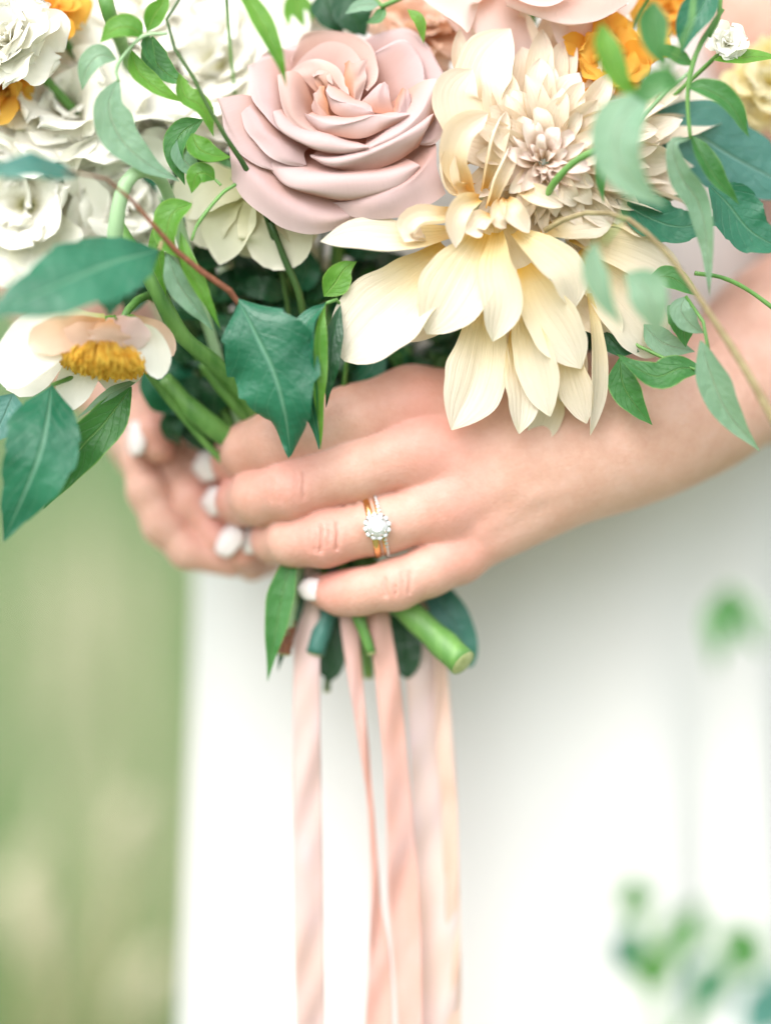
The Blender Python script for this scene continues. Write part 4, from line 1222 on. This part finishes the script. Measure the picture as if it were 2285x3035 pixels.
# ------------------------------------------------------------------ foliage
def sprig(name, label, cat, leaves, stems, group=None, mat=M_mid, smat=M_stem, base=None):
    b_ = base or (stems[0][0][0] if stems else leaves[0][0][0])
    t = thing(name, label, cat, PV(*b_), group)
    for L in leaves:
        kw = dict(L[2]) if len(L) > 2 else {}
        m_ = kw.pop('mat', mat)
        pf = kw.pop('prof', 'ovate')
        blade('leaf', L[0], L[1], m_, t, prof=pf, **kw)
    for S in stems:
        m_ = S[2] if len(S) > 2 else smat
        tube('stem', S[0], S[1], m_, t, ns=8)
    return t
SER = dict(serr=.09, nser=6, nl=40, nw=10)
sprig('leafy_branch', 'brown twig carrying broad teal leaves, the largest over the nodding flower', 'branch',
      [([(345,540,-150),(240,568,-270),(120,618,-380),(-50,690,-460)], 92, dict(mat=M_teal, cup=-.12, fold=.1, ripple=.05, N=(.1,-.9,.5), **SER)),
       ([(515,645,-60),(552,720,-85),(590,800,-92),(615,890,-75),(628,985,-20)], 100, dict(mat=M_teal, cup=-.25, fold=.05, ripple=.15, nrip=2.4, N=(-.25,-1,.15), serr=.15, nser=5, nl=40, nw=10)),
       ([(170,378,-260),(70,360,-380),(-60,378,-420)], 40, dict(mat=M_teal2, cup=.1, ripple=.08, N=(.1,-.8,.6), **SER))],
      [([(110,368,-330),(170,374,-262),(240,392,-190),(320,470,-150),(350,512,-130),(420,575,-95),(512,645,-60),(560,760,60),(600,1000,300),(640,1150,360)], [2,3,5,6.5,7,6.5,7,8,8,8], M_twig),
       ([(350,522,-130),(345,540,-150)], 4, M_twigp)])
sprig('leafy_branch', 'glossy teal leaf hanging beside the nodding flower', 'branch',
      [([(112,832,-60),(104,900,-130),(88,975,-170),(60,1050,-170),(8,1170,-130)], 80, dict(mat=M_teal, cup=.15, fold=-.15, ripple=.05, N=(.2,-1,.1), **SER)),
       ([(30,850,-20),(10,900,-30),(-20,960,-40)], 50, dict(mat=M_teal2, N=(-.2,-1,.1))),
       ([(285,835,60),(225,915,30),(170,975,20),(95,1100,40)], 46, dict(mat=M_mid, fold=.3, N=(.5,-1,.2))),
       ([(300,820,70),(240,850,20),(165,905,10)], 14, dict(mat=M_pale, prof='lance', N=(0,-.8,.6)))],
      [([(300,780,120),(200,800,60),(112,832,-40)], 5), ([(300,780,120),(420,930,260),(600,1120,360)], 8)], base=(600, 1120, 360))
sprig('leafy_branch', 'pair of narrow wavy green leaves curling down by the dahlia', 'branch',
      [([(705,655,-25),(662,700,-45),(650,770,-50),(665,840,-45),(690,970,-10)], 36, dict(mat=M_teal, fold=.25, cup=.1, ripple=.10, nrip=3, N=(-.5,-1,.1), prof='lance', nl=30)),
       ([(705,655,-30),(692,700,-60),(690,780,-62),(688,850,-55),(694,970,-12)], 17, dict(mat=M_green, fold=.3, ripple=.15, N=(.5,-1,.1), prof='lance', nl=30)),
       ([(735,660,0),(718,730,-18),(712,800,-18),(704,880,0)], 22, dict(mat=M_dark, fold=.3, ripple=.12, N=(.3,-1,0), prof='lance', nl=26)),
       ([(700,640,10),(725,610,0),(745,580,0),(770,565,10)], 30, dict(mat=M_green, N=(.2,-1,.2)))],
      [([(705,655,-25),(735,655,20),(750,760,150),(720,1000,340)], [4,4,6,7])], base=(720, 1000, 340))
V1 = dict(prof='ovate', nl=20)
sprig('vine', 'slender twining vine with small pale and bright green leaves over the cream blooms', 'vine',
      [([(308,80,-60),(285,60,-72),(250,62,-76),(217,92,-60)], 30, dict(mat=M_green, N=(0,-.9,.4), cup=.25)),
       ([(252,128,-50),(215,120,-70),(188,150,-70),(178,195,-55)], 26, dict(mat=M_pale, N=(-.1,-1,.2), cup=.25)),
       ([(256,172,-60),(236,230,-85),(262,300,-85),(320,355,-70),(388,392,-40)], 44, dict(mat=M_pale, N=(.3,-1,.25), cup=.2, ripple=.04, prof='lance', nl=26)),
       ([(284,108,-10),(300,155,-20),(345,195,-20),(400,222,0)], 24, dict(mat=M_green, N=(.3,-1,.4), cup=.35)),
       ([(330,78,20),(335,130,10),(370,165,10),(410,178,20)], 30, dict(mat=M_mid, N=(.2,-1,.2), cup=.25)),
       ([(388,158,-25),(400,205,-38),(440,235,-35),(462,295,-20)], 26, dict(mat=M_green, N=(.4,-1,.2), cup=.35, prof='lance', tw=(20,-20))),
       ([(415,288,-10),(430,320,-22),(460,335,-22),(500,340,-6)], 28, dict(mat=M_green, N=(0,-1,.5), cup=.3)),
       ([(440,258,40),(395,285,30),(378,330,30),(400,400,40)], 28, dict(mat=M_mid, N=(-.3,-1,.1), cup=.3)),
       ([(385,300,30),(395,340,20),(420,365,25),(455,372,40)], 24, dict(mat=M_pale, N=(.1,-1,.1), cup=.3)),
       ([(465,388,-10),(445,375,-22),(425,378,-22),(414,418,-10)], 24, dict(mat=M_green, N=(0,-1,.3), cup=.2)),
       ([(415,440,-20),(372,462,-45),(362,520,-50),(392,560,-40)], 34, dict(mat=M_green, N=(-.4,-1,.1), cup=.35, prof='lance')),
       ([(360,545,-40),(385,610,-52),(420,660,-50),(462,715,-35)], 26, dict(mat=M_pale, N=(-.3,-1,.2), fold=.35, ripple=.14, nrip=3, prof='lance', nl=30)),
       ([(390,500,-50),(405,570,-62),(440,640,-60),(478,712,-38)], 20, dict(mat=M_green, N=(.5,-1,.2), fold=.3, ripple=.06, prof='lance', nl=26)),
       ([(345,470,20),(342,540,15),(352,600,20),(360,640,30)], 20, dict(mat=M_green, N=(-.5,-1,.0), fold=.2)),
       ([(318,70,-60),(335,30,-60),(352,5,-60),(350,-30,-60)], 22, dict(mat=M_green, N=(.3,-1,.1))),
       ([(318,70,-40),(320,110,-40),(340,150,-30)], 14, dict(mat=M_mid, N=(.3,-1,.1)))],
      [([(398,-20,-60),(362,40,-62),(358,72,-65),(420,170,-65),(465,260,-55),(502,318,-30),(560,420,80),(620,650,240),(650,1000,360)], [3,4,5,6,6,6,5,6,7], M_stemd),
       ([(362,72,-65),(310,78,-62),(270,118,-60),(252,150,-58),(258,178,-60)], [4,4,4,4,3], M_stemp),
       ([(510,398,-10),(478,420,-20),(430,480,-40),(414,520,-45)], [4,4,4,3]),
       ([(478,400,-15),(465,388,-10)], 3)], base=(650, 1000, 360))
tg = thing('bent_stem', 'thick pale green stalk bent over like a hook among cream blooms', 'stem', PV(600, 1120, 380))
tube('stalk', [(245,560,-30),(252,480,-52),(266,410,-58),(295,372,-50),(340,380,0),(380,470,120),(480,800,280),(600,1120,380)], [17,15,14,14,13,13,12,12], M_stemp, tg, nl=40, ns=12)
tg = thing('flower_stalk', 'thick smooth green stalk slanting down into the hands', 'stem', PV(600, 1120, 360))
tube('stalk', [(250,480,120),(330,610,80),(390,720,110),(470,790,170),(540,870,240),(640,1050,340)], [15,17,18,18,18,17], M_stem, tg, nl=30, ns=14)
tg = thing('flower_stalk', 'short green stalk beside the thumb going under the forefinger', 'stem', PV(640, 1100, 380))
tube('stalk', [(350,820,230),(420,890,240),(500,955,280),(640,1100,360)], [22,23,24,22], M_stem, tg, nl=20, ns=14)
tg = thing('flower_stalk', 'olive stalk just above the forefinger of the ringed hand', 'stem', PV(660, 1090, 380))
tube('stalk', [(440,780,230),(490,850,250),(550,920,290),(660,1090,370)], [15,16,16,15], M_stem, tg, nl=20, ns=12)
tg = thing('flower_stalk', 'thin dark stalk showing below the pink rose', 'stem', PV(660, 1090, 380))
tube('stalk', [(585,480,110),(615,560,140),(650,650,170),(665,800,260),(670,1090,370)], [7,8,8,8,8], M_stemd, tg, nl=24, ns=10)
tg = thing('flower_stalk', 'upright green stalk rising behind the vine tip', 'stem', PV(640, 1100, 380))
tube('stalk', [(224,-20,60),(240,40,80),(262,90,200),(310,230,390),(400,520,420),(640,1100,400)], [15,15,12,10,10,10], M_stem, tg, nl=26, ns=12)
# blade of grass crossing the rose
sprig('pointed_leaf', 'pointed green blade dipping in front of the pink rose', 'leaf',
      [([(505,-40,-130),(548,20,-140),(585,90,-150),(606,140,-145),(619,188,-120)], 24, dict(mat=M_green, prof='lance', fold=.3, N=(.3,-1,.1), nl=24))], [([(505,-40,-130),(470,-90,-60),(480,-120,50),(520,300,330),(650,1100,390)], 4)], base=(650, 1100, 390))
sprig('leafy_branch', 'dark and fresh green leaves behind the top of the pink rose', 'branch',
      [([(700,-20,300),(715,30,290),(740,75,290)], 40, dict(mat=M_dark, N=(0,-1,.2))), ([(770,-30,280),(765,30,270),(790,80,280)], 50, dict(mat=M_dark, N=(0,-1,.2))),
       ([(640,-20,320),(645,40,320),(650,90,330)], 34, dict(mat=M_green, N=(.2,-1,.2))), ([(820,10,180),(780,12,170),(745,30,170)], 18, dict(mat=M_pale, N=(0,-1,.4))),
       ([(830,15,180),(815,40,170),(790,50,170)], 14, dict(mat=M_mid, N=(0,-1,.4))), ([(880,20,150),(905,45,140),(915,95,150)], 13, dict(mat=M_green, N=(.3,-1,.1)))],
      [([(900,-20,160),(860,10,170),(820,12,180),(790,-20,240),(750,200,420),(700,1100,420)], 6)], base=(700, 1100, 420))
# right side
sprig('vine', 'trailing vine with wavy leaves hanging in front of the bare forearm', 'vine',
      [([(1480,188,-60),(1520,192,-78),(1575,225,-75),(1617,298,-50)], 28, dict(mat=M_mid, N=(.1,-1,.4), fold=.25, ripple=.06)),
       ([(1535,-30,-70),(1512,20,-90),(1485,60,-92),(1472,115,-80)], 38, dict(mat=M_teal, N=(-.2,-1,.1), fold=.2)),
       ([(1490,300,-85),(1452,312,-95),(1470,380,-95),(1508,440,-95),(1525,520,-95),(1532,640,-75)], 27, dict(mat=M_pale, N=(-.3,-1,.1), fold=.3, ripple=.14, nrip=3, prof='lance', nl=34)),
       ([(1490,290,-60),(1512,330,-78),(1545,385,-75),(1597,442,-50)], 25, dict(mat=M_mid, N=(.4,-1,.1), fold=.35, ripple=.1, prof='lance', nl=26)),
       ([(1310,300,-90),(1300,345,-100),(1296,390,-100),(1303,440,-90)], 14, dict(mat=M_mid, N=(.2,-1,0))),
       ([(1495,140,-60),(1440,110,-90),(1400,110,-100)], 18, dict(mat=M_mid, N=(0,-1,.2))),
       ([(1540,130,40),(1590,125,40),(1640,122,50),(1690,125,60)], 22, dict(mat=M_green, N=(0,-.8,.6)))],
      [([(1560,20,-40),(1510,100,-60),(1490,160,-62),(1484,220,-62),(1490,300,-70)], [5,6,6,5,4], M_stem),
       ([(1495,150,-60),(1450,190,-40),(1390,250,20),(1200,560,260),(850,1050,420)], [4,4,5,6,6], M_stemp),
       ([(1556,-10,-60),(1550,40,-55),(1530,80,-52)], 5)], base=(850, 1050, 420))
sprig('vine', 'blurred bright green shoots standing nearest the viewer before the orange poppy', 'vine',
      [([(1298,50,-330),(1308,110,-345),(1335,170,-345),(1385,215,-320)], 34, dict(mat=M_green, N=(.4,-1,.1), fold=.15)),
       ([(1412,0,-330),(1408,60,-345),(1420,110,-345),(1440,150,-330)], 36, dict(mat=M_mid, N=(.2,-1,.1))),
       ([(1470,180,-350),(1430,175,-370),(1390,205,-370),(1360,240,-350)], 32, dict(mat=M_mid, N=(0,-1,.2))),
       ([(1400,200,-350),(1345,255,-400),(1330,330,-420),(1370,400,-420),(1440,445,-400)], 56, dict(mat=M_pale, N=(-.2,-1,.2), cup=.2)),
       ([(1285,520,-380),(1280,580,-400),(1305,650,-400),(1345,705,-380)], 30, dict(mat=M_pale, N=(.3,-1,.1), prof='lance')),
       ([(1350,590,-360),(1390,620,-380),(1410,670,-380),(1420,730,-350)], 42, dict(mat=M_pale, N=(-.1,-1,.1)))],
      [([(1445,150,-330),(1395,200,-350),(1370,260,-340),(1350,450,-380),(1300,530,-390)], [5,5,4,3,3]), ([(1445,150,-330),(1490,60,-300),(1500,-60,-200),(1450,-90,100),(1250,300,450),(900,1050,430)], [5,5,5,5,6,6])], base=(900, 1150, 330))
sprig('leafy_branch', 'big teal leaves spreading behind the hanging vine near the forearm', 'branch',
      [([(1400,250,190),(1500,290,200),(1600,350,220),(1760,430,240)], 92, dict(mat=M_teal2, N=(-.1,-1,.2), cup=-.1, fold=.08, **SER)),
       ([(1330,430,90),(1400,470,100),(1470,490,110),(1560,470,130)], 52, dict(mat=M_teal, N=(0,-1,.4), ripple=.08, **SER)),
       ([(1530,400,100),(1570,440,110),(1620,500,120),(1700,545,140)], 62, dict(mat=M_teal, N=(.2,-1,.2), ripple=.06, **SER)),
       ([(1300,460,170),(1380,430,170),(1480,420,180)], 40, dict(mat=M_pale, N=(0,-1,.5)))],
      [([(1420,245,200),(1390,420,200),(1330,440,150),(1200,600,300),(900,1050,430)], 7)], base=(900, 1050, 430))
sprig('vine', 'long arching brownish tendril sweeping over the dahlia to the forearm', 'vine', [],
      [([(1175,498,-10),(1215,475,-36),(1262,460,-52),(1310,460,-72),(1370,482,-100),(1450,560,-140),(1540,690,-180),(1610,800,-200),(1700,960,-230)], [6,6,6,6,6,7,8,10,11], M_twigp)], base=(1175, 498, -10))
sprig('vine', 'bright green shoot arching out of the dahlia heart', 'vine', [],
      [([(1175,430,20),(1200,390,-40),(1240,350,-70),(1300,318,-95),(1370,300,-130)], [8,8,8,7,6], M_green if False else M_stem)], base=(1175, 430, 20))
sprig('vine', 'low trailing vine with dull green leaves lying across the bare wrist', 'vine',
      [([(1520,800,20),(1470,795,0),(1410,812,-10),(1330,765,10)], 36, dict(mat=M_mid, N=(0,-1,.5), cup=.2, ripple=.06, prof='lance')),
       ([(1338,772,50),(1345,830,45),(1375,880,45),(1408,918,55)], 32, dict(mat=M_mid, N=(-.2,-1,.1), cup=.15)),
       ([(1512,735,-60),(1535,810,-75),(1570,890,-75),(1640,975,-60)], 36, dict(mat=M_pale, N=(-.2,-1,.1), fold=.2, prof='lance')),
       ([(1480,640,0),(1470,670,-10),(1490,700,-10),(1520,720,0)], 26, dict(mat=M_pale, N=(-.2,-1,.1))),
       ([(1400,600,60),(1450,600,50),(1510,640,60)], 26, dict(mat=M_mid, N=(0,-1,.3))),
       ([(1300,700,80),(1330,740,70),(1380,760,80)], 32, dict(mat=M_dark, N=(0,-1,.3))),
       ([(1440,660,60),(1470,690,50),(1480,750,60)], 30, dict(mat=M_mid, N=(0,-1,.3))),
       ([(1390,700,90),(1430,740,80),(1500,760,90)], 30, dict(mat=M_pale, N=(0,-1,.3)))],
      [([(1500,590,20),(1560,600,40),(1620,630,60),(1700,690,60)], 5),
       ([(1480,640,0),(1520,700,-30),(1530,760,-50),(1510,800,0),(1400,760,60),(1250,700,200),(1000,900,380),(850,1080,430)], [4,4,4,4,5,6,7,7])], base=(850, 1080, 430))
# filler leaves that close the heart of the bouquet
fq = random.Random(12)
FB = [(340,600,330),(430,690,330),(520,560,330),(560,700,340),(640,640,330),(700,760,330),(620,820,330),(520,820,330),(800,700,340),(880,800,380),(960,650,380),(820,560,380),(390,420,330),
      (450,380,300),(420,800,300),(1000,760,400),(560,420,380),(1080,560,440),(1250,600,420),(1260,760,400),(380,870,360),(760,850,360),(480,900,380),(300,560,380),(700,460,420),(820,850,420),(1120,740,420)]
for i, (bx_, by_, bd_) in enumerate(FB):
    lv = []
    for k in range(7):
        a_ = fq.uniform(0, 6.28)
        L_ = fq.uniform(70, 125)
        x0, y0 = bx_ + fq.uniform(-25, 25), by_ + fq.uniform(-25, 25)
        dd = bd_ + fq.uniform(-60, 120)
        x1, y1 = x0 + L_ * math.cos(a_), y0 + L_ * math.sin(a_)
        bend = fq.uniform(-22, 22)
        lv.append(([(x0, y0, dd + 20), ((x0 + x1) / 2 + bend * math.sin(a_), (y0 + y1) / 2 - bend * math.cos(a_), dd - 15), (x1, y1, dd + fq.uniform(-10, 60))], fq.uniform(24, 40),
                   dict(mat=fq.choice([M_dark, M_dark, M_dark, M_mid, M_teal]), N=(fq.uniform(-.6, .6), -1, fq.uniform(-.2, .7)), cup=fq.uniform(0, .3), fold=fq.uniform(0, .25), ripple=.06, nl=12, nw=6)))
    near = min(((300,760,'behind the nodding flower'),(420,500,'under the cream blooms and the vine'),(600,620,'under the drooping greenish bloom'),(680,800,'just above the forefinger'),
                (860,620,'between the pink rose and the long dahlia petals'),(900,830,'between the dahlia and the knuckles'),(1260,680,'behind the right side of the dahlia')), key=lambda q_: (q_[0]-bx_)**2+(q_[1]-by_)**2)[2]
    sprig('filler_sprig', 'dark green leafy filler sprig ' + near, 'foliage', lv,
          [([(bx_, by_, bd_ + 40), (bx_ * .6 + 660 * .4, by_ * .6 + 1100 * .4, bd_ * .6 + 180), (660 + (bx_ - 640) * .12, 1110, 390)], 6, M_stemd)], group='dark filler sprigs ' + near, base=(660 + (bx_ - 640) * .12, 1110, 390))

# ------------------------------------------------------------------ stem ends and leaves below the hands
def stem_end(label, pts, r, mat, cut=True, name='cut_stem'):
    t = thing(name, label, 'stem', PV(*pts[-1]))
    so_ = tube('stalk', pts, r, mat, t, nl=24, ns=16, cap=True)
    if cut:
        p = pts_of(pts)
        dv = p[-1] - p[-2]; dv /= np.linalg.norm(dv)
        rr0 = (r[-1] if isinstance(r, (list, tuple)) else r) * VS * K * 1.04
        link('cut_face', tube_mesh('cut_face', np.array([p[-1] - dv * .0002, p[-1] + dv * .0003, p[-1] + dv * .0006]), [rr0 * .98, rr0 * .9, rr0 * .6], 4, 16), M_cut, so_)
stem_end('thick light green stem cut at a slant, poking out right of the ribbons', [(720,1080,380),(800,1230,330),(880,1318,280),(940,1375,250),(1000,1432,190)], [24,26,28,30,31], M_stem)
stem_end('thin green stem end between the two rose ribbons', [(720,1100,350),(745,1250,330),(770,1325,262),(788,1370,256),(802,1410,256)], [10,11,12,12,11], M_stem)
stem_end('blue green stem end right of the pale pink ribbon', [(740,1100,400),(730,1220,370),(708,1320,330),(690,1375,310),(680,1412,305)], [20,21,22,22,20], M_teal2)
stem_end('pale stem with a woody brown tip left of the pale pink ribbon', [(660,1100,380),(645,1220,330),(628,1300,300),(620,1370,290)], [14,15,15,14], M_stemp, False)
t_ = stem_end('stubby brown woody stem end left of the ribbons', [(625,1340,298),(618,1385,292),(614,1412,290)], [15,16,15], M_twig)
stem_end('slim dark stem end hanging lowest behind the ribbons', [(720,1200,420),(712,1400,400),(706,1492,398)], [9,9,8], M_stemd)
stem_end('olive stem end behind the rose ribbons', [(760,1200,420),(790,1400,400),(796,1462,400)], [14,14,13], M_stem)
for nm, lab, lv in (
   ('long_leaf', 'long pointed green leaf hanging below the hands at the left of the stems', [([(640,1180,260),(618,1250,230),(598,1350,222),(578,1472,230)], 30, dict(mat=M_mid, prof='lance', fold=.25, N=(-.2,-1,0))), ([(650,1200,330),(632,1300,310),(600,1450,300)], 26, dict(mat=M_dark, prof='lance', N=(.2,-1,0)))]),
   ('long_leaf', 'dark broad leaf among the stem ends behind the ribbons', [([(730,1230,400),(722,1330,380),(715,1400,375),(712,1470,378)], 40, dict(mat=M_dark, prof='blunt', N=(0,-1,0))), ([(860,1260,390),(870,1360,370),(880,1465,368)], 36, dict(mat=M_dark, prof='blunt', N=(0,-1,0)))]),
   ('long_leaf', 'blue green leaf behind the thick cut stem', [([(900,1200,420),(955,1300,370),(985,1360,360),(1018,1440,365)], 38, dict(mat=M_teal2, prof='blunt', N=(0,-1,.1))), ([(920,1240,440),(965,1340,400),(980,1450,400)], 30, dict(mat=M_dark, prof='blunt', N=(0,-1,.1)))])):
    sprig(nm, lab, 'leaf', lv, [])

# ------------------------------------------------------------------ silk ribbons
def ribbon(label, rows, mat, wav=.0016, seed=0):
    """rows: (y, left x, right x, depth) from the binding downwards"""
    q_ = random.Random(seed)
    L_ = [(x0, y, d + q_.uniform(-8, 8)) for y, x0, x1, d in rows]
    R_ = [(x1, y, d + q_.uniform(-8, 8)) for y, x0, x1, d in rows]
    n = 70
    A, B_ = arc(pts_of(L_), n), arc(pts_of(R_), n)
    nw = 10
    G = np.zeros((n + 1, nw + 1, 3))
    tt = np.linspace(0, 1, n + 1)
    for j in range(nw + 1):
        f = j / nw
        G[:, j] = A * (1 - f) + B_ * f
        G[:, j, 1] += .0008 * np.sin(5 * f + 47 * tt + 3 * seed) * np.sin(11 * tt + seed) + wav * np.sin(3.1 * f + 7 * tt + seed) + wav * .6 * np.sin(14 * tt + 2.2 * f + seed * 2)
        G[:, j, 0] += wav * .35 * np.sin(9 * tt + seed * 3)
    uv = np.stack(np.meshgrid(np.linspace(0, 1, nw + 1), tt), -1).reshape(-1, 2)
    o = link('ribbon', make_mesh('ribbon', G.reshape(-1, 3), grid_faces(nw, n), uv), mat)
    sm = o.modifiers.new('cloth thickness', 'SOLIDIFY'); sm.thickness = .00015
    return tag(o, label, 'ribbon')
ribbon('wide pale pink silk ribbon hanging straight from the little finger', [(1180,642,690,400),(1260,640,692,345),(1400,638,694,310),(1700,634,694,290),(2000,634,696,300),(2320,640,702,310),(2700,640,704,330)], M_rib1, .0012, 1)
ribbon('narrow twisted rose silk ribbon tapering beside the white gap', [(1250,728,786,340),(1330,732,775,300),(1480,752,782,305),(1700,788,802,320),(1850,800,816,322),(1960,802,826,325),(2080,798,846,328),(2320,785,850,330),(2700,785,850,340)], M_rib2, .0010, 2)
ribbon('rose silk ribbon with peach stains curving down the middle', [(1250,775,840,330),(1330,792,842,285),(1480,815,868,285),(1700,834,888,300),(1950,836,904,312),(2150,852,908,315),(2320,860,912,318),(2700,862,914,330)], M_rib2, .0014, 3)
ribbon('wide blush silk ribbon hanging furthest from the little finger', [(1250,850,940,430),(1400,870,960,400),(1560,878,972,395),(1750,888,986,395),(2000,896,990,398),(2320,904,992,400),(2700,904,992,420)], M_rib3, .0014, 4)
ribbon('slim apricot silk ribbon overlying the edge of the wide blush one', [(1250,890,940,410),(1400,935,962,375),(1560,942,976,365),(1690,950,984,368),(1740,954,988,376),(2000,960,992,380),(2320,966,994,384),(2700,966,994,400)], M_rib4, .0008, 5)

# ------------------------------------------------------------------ blurred plant in front of the dress
sprig('meadow_plant', 'out of focus green stalks with small leaves in front of the dress', 'plant',
      [([(1380,1985,-1400),(1370,1930,-1410),(1372,1880,-1400)], 44, dict(mat=M_mid, N=(0,-1,.2))),
       ([(1375,2000,-1400),(1350,2060,-1390),(1330,2110,-1380)], 44, dict(mat=M_teal2, N=(0,-1,.2))),
       ([(1400,2040,-1400),(1405,2100,-1400),(1390,2150,-1390)], 58, dict(mat=M_mid, N=(0,-1,.2))),
       ([(1430,2070,-1400),(1480,2010,-1400),(1520,1940,-1390)], 41, dict(mat=M_mid, N=(0,-1,.2))),
       ([(1560,2070,-1420),(1590,2050,-1420),(1650,2100,-1400)], 62, dict(mat=M_mid, N=(0,-1,.2))),
       ([(1580,2080,-1420),(1530,2130,-1400),(1470,2200,-1390)], 51, dict(mat=M_teal2, N=(0,-1,.2))),
       ([(1600,2150,-1400),(1650,2180,-1400),(1700,2230,-1390)], 86, dict(mat=M_teal2, N=(0,-1,.2)))],
      [([(1440,2600,-1400),(1420,2300,-1400),(1405,2120,-1400),(1385,2000,-1400),(1374,1900,-1400)], [16,15,14,12,8]),
       ([(1420,2320,-1400),(1500,2190,-1400),(1570,2080,-1420),(1590,2060,-1420)], [13,12,11,8]),
       ([(1405,2120,-1400),(1440,2060,-1400),(1500,1980,-1395)], [12,11,9])], base=(1440, 2600, -1400))
sprig('meadow_plant', 'out of focus lone shoot with two splayed leaves before the dress', 'plant',
      [([(1574,1262,-1200),(1556,1330,-1200),(1548,1390,-1295),(1545,1450,-1290)], 34, dict(mat=M_mid, N=(-.3,-1,.1))),
       ([(1574,1262,-1200),(1592,1320,-1200),(1615,1365,-1295),(1650,1410,-1290)], 34, dict(mat=M_mid, N=(.3,-1,.1)))],
      [([(1900,2400,-1250),(1900,1900,-1250),(1850,1600,-1260),(1720,1390,-1280),(1600,1290,-1200),(1574,1262,-1200)], [6,6,5,4,3,3], M_stemp)], base=(1900, 2400, -1250))
